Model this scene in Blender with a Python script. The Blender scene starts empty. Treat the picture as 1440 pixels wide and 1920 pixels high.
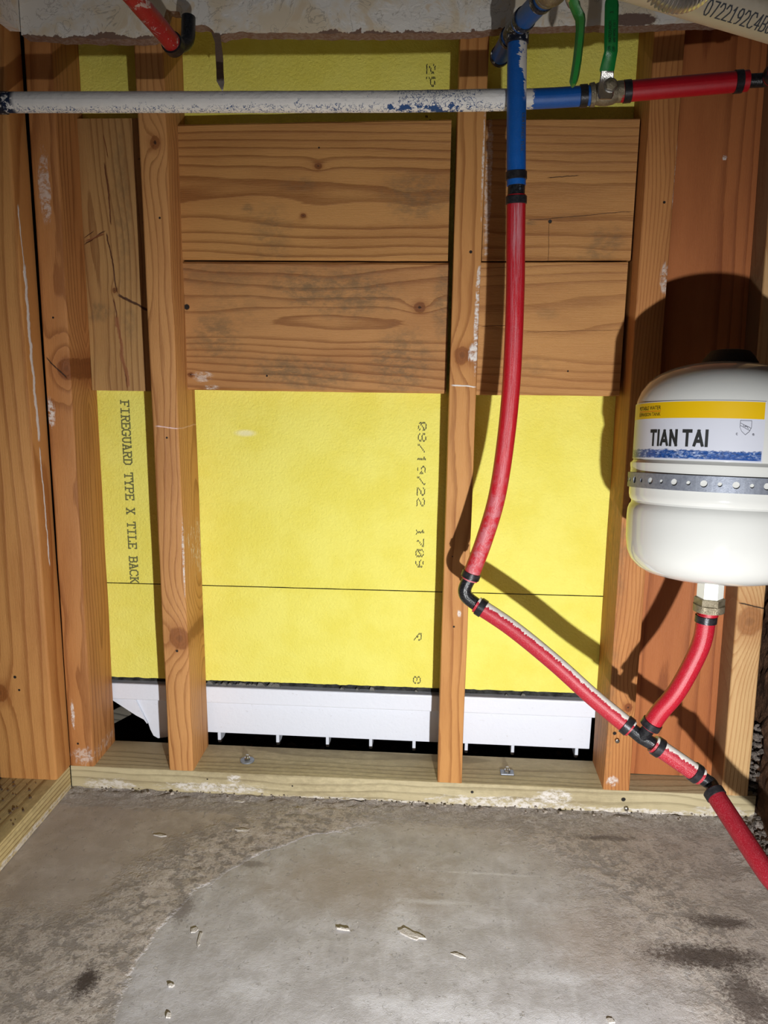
import bpy, math, random
import numpy as np
from mathutils import Vector, noise as mnoise
random.seed(4)
I = 0.0254            # everything below is measured in inches, X right, Y into the wall, Z up

# ------------------------------------------------------------------ camera, light, exposure
sc = bpy.context.scene
CAM = np.array([0.0, -44.6, 26.8]); FPX = 1500.0
yaw, pitch, roll = math.radians(3.66), math.radians(11.02), math.radians(0.69)
cy_, sy_, cp_, sp_ = math.cos(yaw), math.sin(yaw), math.cos(pitch), math.sin(pitch)
fw = np.array([-sy_*cp_, cy_*cp_, -sp_]); r0 = np.array([cy_, sy_, 0.0]); u0 = np.cross(r0, fw)
rt = math.cos(roll)*r0 + math.sin(roll)*u0; up = -math.sin(roll)*r0 + math.cos(roll)*u0
from mathutils import Matrix
cd = bpy.data.cameras.new('camera'); cam = bpy.data.objects.new('camera', cd); sc.collection.objects.link(cam)
cd.sensor_fit = 'HORIZONTAL'; cd.sensor_width = 36.0; cd.lens = FPX/1440*36.0; cd.clip_start = 0.02
cam.matrix_world = Matrix(((rt[0], up[0], -fw[0], CAM[0]*I), (rt[1], up[1], -fw[1], CAM[1]*I), (rt[2], up[2], -fw[2], CAM[2]*I), (0, 0, 0, 1)))
sc.camera = cam

w = bpy.data.worlds.new('world'); sc.world = w; w.use_nodes = True
w.node_tree.nodes['Background'].inputs[0].default_value = (0.90, 0.93, 1.0, 1)
w.node_tree.nodes['Background'].inputs[1].default_value = 0.04
ld = bpy.data.lights.new('work_light', 'SPOT'); ld.energy = 64; ld.shadow_soft_size = 0.35*I; ld.color = (1.0, 1.0, 1.0)
ld.spot_size = math.radians(116); ld.spot_blend = 1.0        # a hand torch held low and to the right of the camera
lamp = bpy.data.objects.new('work_light', ld); sc.collection.objects.link(lamp); lamp.location = (6.5*I, -45.0*I, 11.0*I)
lamp.rotation_euler = Vector((-5.5, 49.5, -10.5)).to_track_quat('-Z', 'Y').to_euler()
sc.view_settings.view_transform = 'Standard'; sc.view_settings.look = 'None'
sc.view_settings.exposure = 0.0; sc.view_settings.gamma = 1.0; sc.view_settings.use_curve_mapping = False

# ------------------------------------------------------------------ measuring helper
def P(px, py, Y):                       # the point in the plane Y (inches) seen at a photo pixel
    d = fw + rt*(px-720)/FPX - up*(py-960)/FPX
    return Vector(CAM + d*(Y-CAM[1])/d[1])

# ------------------------------------------------------------------ node helpers
class S:
    def __init__(s, b, k): s.b, s.k = b, k
    def _m(s, op, *o, clamp=False): return s.b.m(op, s, *o, clamp=clamp)
    def __add__(s, o): return s._m('ADD', o)
    __radd__ = __add__
    def __sub__(s, o): return s._m('SUBTRACT', o)
    def __rsub__(s, o): return s.b.m('SUBTRACT', o, s)
    def __mul__(s, o): return s._m('MULTIPLY', o)
    __rmul__ = __mul__
    def __truediv__(s, o): return s._m('DIVIDE', o)
class B:
    def __init__(b, name):
        b.mat = bpy.data.materials.new(name); b.mat.use_nodes = True
        b.nt = b.mat.node_tree; b.bsdf = b.nt.nodes['Principled BSDF']
        g = b.nt.nodes.new('ShaderNodeNewGeometry'); v = b.nt.nodes.new('ShaderNodeVectorMath'); v.operation = 'SCALE'
        b.nt.links.new(g.outputs['Position'], v.inputs[0]); v.inputs['Scale'].default_value = 1/I
        b.vec = v.outputs[0]; sp = b.nt.nodes.new('ShaderNodeSeparateXYZ'); b.nt.links.new(b.vec, sp.inputs[0])
        b.x, b.y, b.z = [S(b, sp.outputs[i]) for i in range(3)]
    def lk(b, v, inp):
        if isinstance(v, S): b.nt.links.new(v.k, inp)
        elif isinstance(v, (int, float)): inp.default_value = v
        elif isinstance(v, tuple): inp.default_value = v if len(v) == 4 or inp.type == 'VECTOR' else (*v, 1)
        else: b.nt.links.new(v, inp)
    def m(b, op, *a, clamp=False):
        n = b.nt.nodes.new('ShaderNodeMath'); n.operation = op; n.use_clamp = clamp
        for i, v in enumerate(a): b.lk(v, n.inputs[i])
        return S(b, n.outputs[0])
    def comb(b, x, y, z):
        n = b.nt.nodes.new('ShaderNodeCombineXYZ')
        for i, v in enumerate((x, y, z)): b.lk(v, n.inputs[i])
        return n.outputs[0]
    def noise(b, vec=None, scale=1.0, detail=3.0, rough=0.55, dist=0.0, seed=0.0):
        n = b.nt.nodes.new('ShaderNodeTexNoise'); n.noise_dimensions = '4D'
        n.inputs['W'].default_value = seed
        b.lk(b.vec if vec is None else vec, n.inputs['Vector'])
        n.inputs['Scale'].default_value = scale; n.inputs['Detail'].default_value = detail
        n.inputs['Roughness'].default_value = rough; n.inputs['Distortion'].default_value = dist
        return S(b, n.outputs[0])
    def voro(b, vec=None, scale=1.0, feature='F1'):
        n = b.nt.nodes.new('ShaderNodeTexVoronoi'); n.feature = feature
        b.lk(b.vec if vec is None else vec, n.inputs['Vector']); n.inputs['Scale'].default_value = scale
        return S(b, n.outputs[0])
    def sm(b, x, a, c):                 # smoothstep, works with a > c too
        n = b.nt.nodes.new('ShaderNodeMapRange'); n.interpolation_type = 'SMOOTHSTEP'
        b.lk(x, n.inputs[0])
        if a < c: n.inputs[1].default_value = a; n.inputs[2].default_value = c
        else:
            n.inputs[1].default_value = c; n.inputs[2].default_value = a; n.inputs[3].default_value = 1; n.inputs[4].default_value = 0
        return S(b, n.outputs[0])
    def mix(b, f, c1, c2, mode='MIX'):
        n = b.nt.nodes.new('ShaderNodeMixRGB'); n.blend_type = mode
        b.lk(f, n.inputs[0]); b.lk(c1, n.inputs[1]); b.lk(c2, n.inputs[2])
        return n.outputs[0]
    def ell(b, a, g, a0, g0, ra, rg, soft=0.35, warp=None):     # soft elliptical spot mask
        d = b.m('SQRT', b.m('POWER', (a-a0)*(1/ra), 2.0) + b.m('POWER', (g-g0)*(1/rg), 2.0))
        if warp is not None: d = d + warp
        return b.sm(d, 1+soft, 1-soft)
    def uv(b):
        n = b.nt.nodes.new('ShaderNodeUVMap'); n.uv_map = 'UVMap'
        s = b.nt.nodes.new('ShaderNodeSeparateXYZ'); b.nt.links.new(n.outputs[0], s.inputs[0])
        return S(b, s.outputs[0]), S(b, s.outputs[1])
    def out(b, color, rough=0.6, metal=0.0, bump=None, bstr=0.4, bdist=0.02, spec=0.5, coat=0.0):
        b.lk(color, b.bsdf.inputs['Base Color']); b.lk(rough, b.bsdf.inputs['Roughness']); b.lk(metal, b.bsdf.inputs['Metallic'])
        b.bsdf.inputs['Specular IOR Level'].default_value = spec; b.bsdf.inputs['Coat Weight'].default_value = coat
        if bump is not None:
            n = b.nt.nodes.new('ShaderNodeBump'); n.inputs['Strength'].default_value = bstr
            n.inputs['Distance'].default_value = bdist*I*10; b.lk(bump, n.inputs['Height'])
            b.nt.links.new(n.outputs[0], b.bsdf.inputs['Normal'])
        return b.mat
def srgb(r, g, bl):
    f = lambda c: (c/255/12.92) if c/255 <= .04045 else ((c/255+.055)/1.055)**2.4
    return (f(r), f(g), f(bl), 1)

KS = .9
def wood(name, g, light, dark, pith=(0, 4), freq=3.0, seed=1.0, knots=(), paint=(), stain=(), holes=(), lines=(), dlines=(), warp=1.0, amp=.75, rough=.55, stretch=.04, cracks=(), fib=.22, bend=1.0, side=None):
    b = B(name)
    a, dd, gg = {'Z': (b.x, b.y, b.z), 'X': (b.z, b.y, b.x), 'Y': (b.z, b.x, b.y)}[g]
    v = b.comb(a*.16, dd*.16, gg*stretch)
    n1 = b.noise(v, 1.0, 1.5, .5, 0, seed); n2 = b.noise(b.comb(a*.5, dd*.5, gg*stretch*3), 1.0, 2, .5, 0, seed+7)
    fine = b.noise(b.comb(a*22, dd*22, gg*.7), 1.0, 3, .6, 0, seed+3)
    fine2 = b.noise(b.comb(a*70, dd*70, gg*3), 1.0, 2, .6, 0, seed+5)
    big = b.noise(b.comb(a*.6, dd*.6, gg*.12), 1.0, 3, .5, 0, seed+11)
    r = b.m('SQRT', b.m('POWER', a-pith[0]+(n1-.5)*(3.6*warp), 2.0) + b.m('POWER', dd-pith[1]+(n2-.5)*(1.0*warp), 2.0))
    kcol = None
    for (ka, kg, kr) in knots:
        d2 = b.m('POWER', (a-ka)*(1/(kr*2.0)), 2.0) + b.m('POWER', (gg-kg)*(1/(kr*3.2)), 2.0)
        r = r + b.m('EXPONENT', d2*-1.0)*(kr*1.4*bend)
    ph = r*freq + (fine-.5)*.25
    t = b.m('FRACT', ph)
    late = b.m('MULTIPLY', b.sm(t, .58, .93), b.sm(t, 1.0, .95))
    wide = b.m('MULTIPLY', b.sm(t, .1, .9), .35)
    f = late*amp*(.35+n2*.8) + wide*.4 + (fine-.5)*fib*2.6 + (big-.5)*.8 + (fine2-.5)*.3
    col = b.mix(b.m('ADD', f, 0.0, clamp=True), light, dark)
    col = b.mix(b.sm(big, .35, .75), col, b.mix(.28, col, (dark[0]*1.1, dark[1]*.95, dark[2]*.9, 1)))
    bump = fine*.5 + late*.35 + fine2*.3
    for (ka, kg, kr) in knots:
        d = b.m('SQRT', b.m('POWER', (a-ka)*(1/kr), 2.0) + b.m('POWER', (gg-kg)*(1/(kr*1.15)), 2.0)) + (fine2-.5)*.3 + (fine-.5)*.4 + (b.noise(None, .8/kr, 3, .6, 0, seed)-.5)*.7
        ring = b.m('FRACT', d*3.2)
        kc = b.mix(b.sm(ring, .4, .95)*.5, (dark[0]*.8, dark[1]*.66, dark[2]*.55, 1), (dark[0]*.5, dark[1]*.38, dark[2]*.3, 1)); kc = b.mix(fine*.4, kc, dark)
        col = b.mix(b.sm(d, 2.2, .8)*.4, col, (dark[0]*.95, dark[1]*.75, dark[2]*.6, 1))
        col = b.mix(b.sm(d, 1.1, .8)*(KS if kr > .28 else 1.0), col, kc)
        col = b.mix(b.sm(d, .35, .1)*(.25 if kr > .4 else .9), col, (.02, .008, .004, 1))
        bump = bump - b.sm(d, 1.05, .95)*.6
    for (sa, sg, ra, rg, st) in stain:                          # grey-black dirt and mildew patches
        nn = b.noise(None, 1.6, 5, .7, .3, seed+sa+sg)
        mk = b.ell(a, gg, sa, sg, ra, rg, .5, (nn-.5)*1.6)*b.sm(b.noise(b.comb(a*3, dd*3, gg*1.6), 1.1, 6, .7, 0, seed), .34, .62)
        col = b.mix(mk*(st*.62), col, srgb(98, 84, 60))
    for (sa, sg, ra, rg, st) in paint:                          # white plaster or paint smears
        nn = b.noise(b.comb(a*5, dd*5, gg*1.6), 1.0, 5, .7, .5, seed+sa+sg)
        mk = b.ell(a, gg, sa, sg, ra, rg, .3, (nn-.5)*2.6)
        mk = mk*b.sm(b.noise(b.comb(b.x*2.2, b.y*2.2, b.z*3.2), 1, 7, .75, .3, seed+2), .40, .56)
        col = b.mix(mk*st, col, srgb(232, 226, 220)); bump = bump + mk*.7
    for aa, (a1, g1, a2, g2, wd, c) in [(a, q) for q in lines]+[(dd, q) for q in dlines]:   # thin lines: cracks, chalk marks, runs of paint
        L = math.hypot(a2-a1, g2-g1); ux, uy = (a2-a1)/L, (g2-g1)/L
        q = (aa-a1)*ux + (gg-g1)*uy; pp = (aa-a1)*(-uy) + (gg-g1)*ux + (b.noise(None, .8, 3, .6, 0, seed+a1)-.5)*(wd*4+.12)
        mk = b.sm(b.m('ABSOLUTE', pp) + (fine2-.5)*wd*.8, wd, wd*.45)*b.sm(b.m('ABSOLUTE', q-L/2), L/2, L/2-.25*min(L, 1))
        col = b.mix(mk*.92, col, c)
        bump = bump + mk*(.8 if c[0] > .3 else -1.2)
    if side: col = b.mix(b.sm(dd, .10, .2)*.8, col, b.mix(fine, side, (side[0]*.6, side[1]*.6, side[2]*.6, 1)))   # darker brown flank behind the front face
    for (ha, hg, hr) in holes:
        mk = b.ell(a, gg, ha, hg, hr, hr, .18, (fine2-.5)*.3); col = b.mix(mk, col, (.012, .008, .006, 1)); bump = bump - mk
    return b.out(col, b.m('ADD', fine*.25, rough-.1), 0, bump, .35, .02, .35)

def plain(name, col, rough=.5, metal=0.0, var=.0, scale=3.0, bump=0.0, bscale=20, coat=0.0, spec=.5, col2=None):
    b = B(name); c = col
    if var or col2:
        n = b.noise(None, scale, 5, .65); c2 = col2 or (col[0]*.5, col[1]*.5, col[2]*.5, 1)
        c = b.mix(b.sm(n, .35, .7)*(var or 1.0), col, c2)
    return b.out(c, rough, metal, b.noise(None, bscale, 4, .6) if bump else None, bump or .2, .02, spec, coat)

# ------------------------------------------------------------------ mesh helpers
def link(o): sc.collection.objects.link(o); return o
def thing(name, label, cat, loc=(0, 0, 0), group=None):
    o = bpy.data.objects.new(name, None); o.location = Vector(loc)*I; o.empty_display_size = .02
    o['label'] = label; o['category'] = cat
    if group: o['group'] = group
    return link(o)
def mesh(name, V, F, mat, parent=None, origin=None, smooth=False, uv=None, mats=None, midx=None):
    top = parent
    while top is not None and top.parent is not None: top = top.parent
    if origin is None:
        origin = Vector(top.location)/I if top is not None else Vector((sum(v[0] for v in V)/len(V), sum(v[1] for v in V)/len(V), min(v[2] for v in V)))
    origin = Vector(origin)
    me = bpy.data.meshes.new(name)
    me.from_pydata([((v[0]-origin[0])*I, (v[1]-origin[1])*I, (v[2]-origin[2])*I) for v in V], [], F)
    for mm in (mats or [mat]): me.materials.append(mm)
    if midx:
        for p, k in zip(me.polygons, midx): p.material_index = k
    if smooth:
        for p in me.polygons: p.use_smooth = True
    if uv:
        ul = me.uv_layers.new(name='UVMap')
        for p in me.polygons:
            for li, vi in zip(p.loop_indices, p.vertices): ul.data[li].uv = uv[vi]
    me.update(); o = bpy.data.objects.new(name, me)
    if parent is None: o.location = origin*I
    else: o.parent = parent
    return link(o)
def tag(o, label, cat, group=None, kind=None):
    o['label'] = label; o['category'] = cat
    if group: o['group'] = group
    if kind: o['kind'] = kind
    return o
def struct(o, label=None):
    o['kind'] = 'structure'
    if label: o['label'] = label
    return o
def box(x0, x1, y0, y1, z0, z1):
    V = [(x, y, z) for x in (x0, x1) for y in (y0, y1) for z in (z0, z1)]
    return V, [(0, 1, 3, 2), (4, 6, 7, 5), (0, 4, 5, 1), (2, 3, 7, 6), (0, 2, 6, 4), (1, 5, 7, 3)]
def join(*parts):
    V, F = [], []
    for v, f in parts:
        n = len(V); V += list(v); F += [tuple(i+n for i in q) for q in f]
    return V, F
def bevel(o, wd=.05, seg=2):
    m = o.modifiers.new('bevel', 'BEVEL'); m.width = wd*I; m.segments = seg; m.limit_method = 'ANGLE'; return o
def lumber(p0, p1, wx, wy, rad=.1, seed=0, wob=.03, n=None):
    """a sawn stick from p0 to p1 (corner line with the lowest cross coordinates), section wx by wy, eased edges, slightly wavy faces"""
    p0, p1 = Vector(p0), Vector(p1); d = p1-p0; L = d.length
    ax = max(range(3), key=lambda i: abs(d[i])); c = [i for i in range(3) if i != ax]
    n = n or max(4, int(L/1.2)); sec = []
    for (cx, cy, a0) in ((wx-rad, wy-rad, 0), (rad, wy-rad, 90), (rad, rad, 180), (wx-rad, rad, 270)):
        for k in range(4):
            a = math.radians(a0+k*30); sec.append((cx+rad*math.cos(a), cy+rad*math.sin(a)))
    V, F = [], []; m = len(sec)
    for i in range(n+1):
        t = i/n; q = p0+d*t
        for j, (u, v) in enumerate(sec):
            k = j//4
            nz = mnoise.noise(Vector((seed*7.3+k*3.1, t*L*.22, .5)))*wob; nz2 = mnoise.noise(Vector((seed*3.3, t*L*.5, k*5.7)))*wob*.7
            pt = [0, 0, 0]; pt[ax] = q[ax]; pt[c[0]] = q[c[0]]+u+nz; pt[c[1]] = q[c[1]]+v+nz2; V.append(tuple(pt))
    for i in range(n):
        for j in range(m): F.append((i*m+j, i*m+(j+1) % m, (i+1)*m+(j+1) % m, (i+1)*m+j))
    F.append(tuple(range(m))); F.append(tuple(range(n*m, (n+1)*m)))
    return V, F
def fixn(o):
    import bmesh
    bm = bmesh.new(); bm.from_mesh(o.data); bmesh.ops.recalc_face_normals(bm, faces=bm.faces); bm.to_mesh(o.data); bm.free(); return o
def autosmooth(o, ang=40):
    for p in o.data.polygons: p.use_smooth = True
    try:
        o.data.set_sharp_from_angle(angle=math.radians(ang))
    except Exception: pass
    return o
def spline(pts, n=12):
    pts = [Vector(p) for p in pts]
    if len(pts) == 2: return [pts[0].lerp(pts[1], i/n) for i in range(n+1)]
    out = []; e = [pts[0]*2-pts[1]] + pts + [pts[-1]*2-pts[-2]]
    for i in range(1, len(e)-2):
        a, b_, c_, d_ = e[i-1], e[i], e[i+1], e[i+2]
        for k in range(n):
            t = k/n; out.append(.5*((2*b_)+(c_-a)*t+(2*a-5*b_+4*c_-d_)*t*t+(3*b_-a-3*c_+d_)*t**3))
    out.append(pts[-1]); return out
def tube(path, rad, ref=(0, -1, 0), seg=28, cap=True, rads=None, lump=0, seed=0):
    """round tube; uv.x runs 0..1 round from the ref side, uv.y is inches along"""
    ref = Vector(ref); V, F, U = [], [], []; L = 0; m = seg+1
    for i, p in enumerate(path):
        t = (path[min(i+1, len(path)-1)]-path[max(i-1, 0)]).normalized()
        n = (ref-t*t.dot(ref)).normalized(); b_ = t.cross(n)
        if i: L += (p-path[i-1]).length
        r = rads[i] if rads else rad
        for j in range(m):
            a = 2*math.pi*(j % seg)/seg; q = n*math.cos(a)+b_*math.sin(a)
            rr = r
            if lump: rr = r+lump*(mnoise.noise(Vector((q.x*1.2+seed, q.y*1.2, q.z*1.2+L*.9)))+.5*mnoise.noise(Vector((q.x*4+seed, q.y*4, q.z*4+L*4))))
            V.append(tuple(p+q*rr)); U.append((j/seg, L))
    for i in range(len(path)-1):
        for j in range(seg): F.append((i*m+j, i*m+j+1, (i+1)*m+j+1, (i+1)*m+j))
    if cap: F.append(tuple(reversed(range(seg)))); k = (len(path)-1)*m; F.append(tuple(range(k, k+seg)))
    return V, F, U
def tubeobj(name, path, rad, mat, parent=None, **k):
    V, F, U = tube(path, rad, **k); o = mesh(name, V, F, mat, parent, uv=U, origin=None); autosmooth(o, 50); return o
def lathe(c, axis, prof, seg=48):
    """profile of (distance along axis, radius) turned round an axis through c"""
    c, axis = Vector(c), Vector(axis).normalized(); n = axis.orthogonal().normalized(); b_ = axis.cross(n); V, F = [], []
    for (h, r) in prof:
        for j in range(seg):
            a = 2*math.pi*j/seg; V.append(tuple(c+axis*h+(n*math.cos(a)+b_*math.sin(a))*max(r, .0005)))
    for i in range(len(prof)-1):
        for j in range(seg): F.append((i*seg+j, i*seg+(j+1) % seg, (i+1)*seg+(j+1) % seg, (i+1)*seg+j))
    F.append(tuple(range(seg))); F.append(tuple(range((len(prof)-1)*seg, len(prof)*seg)))
    return V, F
def lobj(name, c, axis, prof, mat, parent=None, seg=48, ang=35):
    V, F = lathe(c, axis, prof, seg); o = mesh(name, V, F, mat, parent); fixn(o); return autosmooth(o, ang)
def prism(poly, y0, y1):
    """polygon of (x, z) extruded from y0 to y1"""
    n = len(poly); V = [(x, y0, z) for x, z in poly] + [(x, y1, z) for x, z in poly]
    F = [tuple(range(n)), tuple(reversed(range(n, 2*n)))] + [(i, i+n, (i+1) % n+n, (i+1) % n) for i in range(n)]
    return V, F

# ------------------------------------------------------------------ lettering helpers
def text_vf(s, wd=None, ht=None, bold=0.0, res=4):
    cu = bpy.data.curves.new('t', 'FONT'); cu.body = s; cu.size = 1; cu.offset = bold; cu.resolution_u = res
    o = bpy.data.objects.new('t', cu); link(o); dg = bpy.context.evaluated_depsgraph_get()
    me = bpy.data.meshes.new_from_object(o.evaluated_get(dg)); V = [tuple(v.co) for v in me.vertices]; F = [tuple(p.vertices) for p in me.polygons]
    bpy.data.objects.remove(o); bpy.data.curves.remove(cu); bpy.data.meshes.remove(me)
    x0, x1 = min(v[0] for v in V), max(v[0] for v in V); y0, y1 = min(v[1] for v in V), max(v[1] for v in V)
    sy = ht/(y1-y0); sx = wd/(x1-x0) if wd else sy
    return [((v[0]-x0)*sx, (v[1]-y0)*sy) for v in V], F
STROKE = {  # slab-serif stencil letters on a 0..4 by 0..6 grid
 'F': [[(0,0),(2,0)],[(1,0),(1,6)],[(0,6),(4,6),(4,5)],[(1,3),(3,3)]], 'I': [[(.6,0),(3.4,0)],[(2,0),(2,6)],[(.6,6),(3.4,6)]],
 'R': [[(0,0),(1.6,0)],[(.8,0),(.8,6)],[(0,6),(3,6),(4,5.3),(4,4),(3,3.2),(.8,3.2)],[(2.4,3.2),(3.6,0),(4.3,0)]],
 'E': [[(0,0),(4,0),(4,1.2)],[(.8,0),(.8,6)],[(0,6),(4,6),(4,4.9)],[(.8,3.1),(2.8,3.1)]],
 'G': [[(4,5),(3.2,6),(1.2,6),(0,4.8),(0,1.2),(1.2,0),(3.2,0),(3.8,.8),(3.8,2.6)],[(2.4,2.6),(4.4,2.6)]],
 'U': [[(0,6),(1.4,6)],[(2.8,6),(4.2,6)],[(.6,6),(.6,1.3),(1.5,0),(2.8,0),(3.6,1.3),(3.6,6)]],
 'A': [[(0,0),(1.3,0)],[(2.9,0),(4.3,0)],[(.5,0),(2,6),(3.7,0)],[(1,2),(3.2,2)],[(1.1,6),(2,6)]],
 'D': [[(0,0),(2.6,0),(4,1.3),(4,4.7),(2.6,6),(0,6)],[(.9,0),(.9,6)]], 'T': [[(1.2,0),(3,0)],[(2.1,0),(2.1,6)],[(0,4.8),(0,6),(4.2,6),(4.2,4.8)]],
 'Y': [[(1.3,0),(3,0)],[(0,6),(1.2,6)],[(3,6),(4.2,6)],[(.5,6),(2.1,3),(3.7,6)],[(2.1,3),(2.1,0)]],
 'P': [[(0,0),(2,0)],[(.9,0),(.9,6)],[(0,6),(3.1,6),(4,5.2),(4,3.8),(3.1,2.9),(.9,2.9)]],
 'X': [[(0,0),(1.2,0)],[(3,0),(4.2,0)],[(0,6),(1.2,6)],[(3,6),(4.2,6)],[(.5,0),(3.7,6)],[(3.7,0),(.5,6)]],
 'L': [[(0,6),(2,6)],[(1,6),(1,0)],[(0,0),(4,0),(4,1.4)]], 'B': [[(.8,0),(.8,6)],[(0,6),(3,6),(3.8,5.3),(3.8,3.9),(3,3.2),(.8,3.2)],[(3,3.2),(4,2.5),(4,.8),(3.1,0),(0,0)]],
 'C': [[(4,4.8),(3.2,6),(1.2,6),(0,4.8),(0,1.2),(1.2,0),(3,0),(4,1)]], 'K': [[(0,0),(1.6,0)],[(.8,0),(.8,6)],[(0,6),(1.6,6)],[(3.9,6),(.9,2.6)],[(1.8,3.6),(4.1,0)]],
 '0': [[(1,0),(0,1.4),(0,4.6),(1,6),(2.4,6),(3.4,4.6),(3.4,1.4),(2.4,0),(1,0)]], '7': [[(0,6),(3.4,6),(1.2,0)]],
 '2': [[(0,4.7),(.9,6),(2.5,6),(3.4,4.8),(3.3,3.7),(0,0),(3.5,0)]], '1': [[(.6,4.8),(1.8,6),(1.8,0)],[(.6,0),(3,0)]],
 '9': [[(.3,0),(1.6,.3),(3.1,2.2),(3.4,4.6),(2.5,6),(1,6),(0,5),(0,3.7),(1,2.8),(2.4,2.8),(3.3,3.8)]], '4': [[(2.6,0),(2.6,6),(0,1.9),(3.6,1.9)]],
}
def strokes(s, adv, ht, th, piece=9.0):
    """flat quads for a string: x along the line, y up"""
    V, F = [], []; k = ht/6; kx = adv*.78/4
    for i, ch in enumerate(s):
        for pl in STROKE.get(ch, []):
            for (a, b_) in zip(pl, pl[1:]):
                ax, ay, bx, by = a[0]*kx+i*adv, a[1]*k, b_[0]*kx+i*adv, b_[1]*k
                L = math.hypot(bx-ax, by-ay) or 1; ux, uy = (bx-ax)/L*th/2, (by-ay)/L*th/2
                ax, ay, bx, by = ax-ux, ay-uy, bx+ux, by+uy; m = max(1, math.ceil(L/piece)); n = len(V)
                for q in range(m+1):
                    px_, py_ = ax+(bx-ax)*q/m, ay+(by-ay)*q/m; V += [(px_-uy, py_+ux), (px_+uy, py_-ux)]
                F += [(n+2*q, n+2*q+1, n+2*q+3, n+2*q+2) for q in range(m)]
    return V, F
DOT = {'0': '01110 10001 10011 10101 11001 10001 01110', '8': '01110 10001 10001 01110 10001 10001 01110', '/': '00001 00001 00010 00100 01000 10000 10000',
 '1': '00100 01100 00100 00100 00100 00100 01110', '9': '01110 10001 10001 01111 00001 00010 01100', '2': '01110 10001 00001 00110 01000 10000 11111',
 '7': '11111 00001 00010 00100 01000 01000 01000', 'R': '11110 10001 10001 11110 10100 10010 10001', 'P': '11110 10001 10001 11110 10000 10000 10000',
 '3': '01110 10001 00001 00110 00001 10001 01110', 'B': '11110 10001 10001 11110 10001 10001 11110', ' ': '00000 '*7}
def dots(s, adv, ht, keep=.8, seed=1):
    rnd = random.Random(seed); V, F = [], []; dx, dy = adv/6.6, ht/7
    for i, ch in enumerate(s):
        for r_, row in enumerate(DOT[ch].split()):
            for c_, q in enumerate(row):
                if q == '1' and rnd.random() < keep:
                    x, y = i*adv+c_*dx+rnd.uniform(-.006, .006), (6-r_)*dy; n = len(V); h = dx*.6; v = dy*.27+rnd.uniform(0, .008); sl = rnd.uniform(-.02, .03)
                    V += [(x-h, y-v+sl), (x+h, y-v-sl), (x+h, y+v-sl), (x-h, y+v+sl)]; F.append((n, n+1, n+2, n+3))
    return V, F
def on_wall_down(vf, X, Zt, Y):     # line reads downwards, letter tops to the right
    V, F = vf; return [(X+y, Y, Zt-x) for x, y in V], F

# ------------------------------------------------------------------ materials
tan, brn = srgb(214, 150, 88), srgb(150, 82, 38)
orl, ord_ = srgb(205, 130, 72), srgb(158, 84, 40)
blt, bdk = srgb(188, 136, 76), srgb(134, 84, 36)
PW = srgb(232, 228, 222)
BLK = (.02, .01, .006, 1)
m_stud_side = wood('wood_side_wall', 'Z', srgb(200, 142, 80), srgb(150, 92, 40), (-30, -3), 1.2, 2, knots=[(-25.4, 7, .5)], dlines=[(-1.42, 34.5, -1.2, 30.0, .07, PW), (-1.25, 31.5, -.95, 21.8, .17, PW), (-.95, 21.6, -.75, 14.5, .09, PW)], holes=[(-25.3, 15.6, .1), (-24.4, 8.0, .09), (-24.2, 7.2, .07)])
m_stud1 = wood('wood_corner_stud', 'Z', srgb(192, 132, 76), srgb(140, 86, 42), (-20.3, 2.2), 2.6, 3, knots=[(-20.9, 25.9, .55)], paint=[(-22.0, 23.4, .22, .75, 1), (-21.5, 35.5, .3, 1.6, .55), (-21.9, 4.9, .1, .8, 1), (-21.4, 2.2, .6, .5, .5)], lines=[(-22.1, 26.6, -20.9, 25.3, .05, BLK)], holes=[(-21.7, 3.0, .07), (-21.5, 28.7, .06)], bend=1.5)
m_stud2 = wood('wood_second_stud', 'Z', srgb(202, 146, 88), srgb(152, 98, 50), (-12.5, 3), 4.2, 5, knots=[(-15.0, 10.1, .62), (-15.3, 37.8, .3)], lines=[(-16.0, 22.8, -14.5, 22.6, .05, srgb(235, 200, 190))], holes=[(-15.3, 22.1, .06), (-15.2, 34.0, .06), (-15.2, 9.3, .08)], paint=[(-14.6, 15, .05, 2, .8)])
m_stud3 = wood('wood_third_stud', 'Z', srgb(198, 142, 82), srgb(148, 94, 46), (-.5, 2.5), 2.2, 8, knots=[(1.3, 26.9, .42)], paint=[(2.05, 28.5, .12, 2.2, 1), (1.9, 27, .22, .5, 1), (2.1, 31, .12, .5, .8), (2.1, 37, .06, 2.4, .8), (1.6, 12.2, .1, .2, .8)], lines=[(.7, 25.3, 2.2, 25.2, .05, PW)], holes=[(1.6, 32.3, .08), (1.3, 11.4, .06), (1.1, 15.6, .04)])
m_stud4 = wood('wood_fourth_stud', 'Z', srgb(190, 130, 74), srgb(142, 84, 44), (15, 3), 6.0, 9, amp=.55, knots=[(11.0, 19.0, .2), (11.6, 6.8, .25)], paint=[(12.0, 36, .08, 2.5, .7), (11.8, 31, .2, .7, .6), (11.0, 2.1, .3, .3, .8)], holes=[(10.92, 5.15, .11), (11.5, 34.8, .07)], stain=[(10.4, 17, .5, 4, .7), (10.4, 7, .5, 4, .6)])
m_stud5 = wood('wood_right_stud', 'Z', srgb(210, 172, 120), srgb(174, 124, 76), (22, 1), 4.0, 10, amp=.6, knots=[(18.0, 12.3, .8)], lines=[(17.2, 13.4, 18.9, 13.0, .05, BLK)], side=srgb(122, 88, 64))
m_panel = wood('wood_panel', 'Z', srgb(178, 108, 60), srgb(132, 72, 36), (13.8, 4.2), 1.9, 12, warp=.9, amp=.75, stretch=.02, paint=[(12.3, 40, .1, 2, .35), (15, 37.4, .12, .12, .8)], fib=.14)
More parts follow.
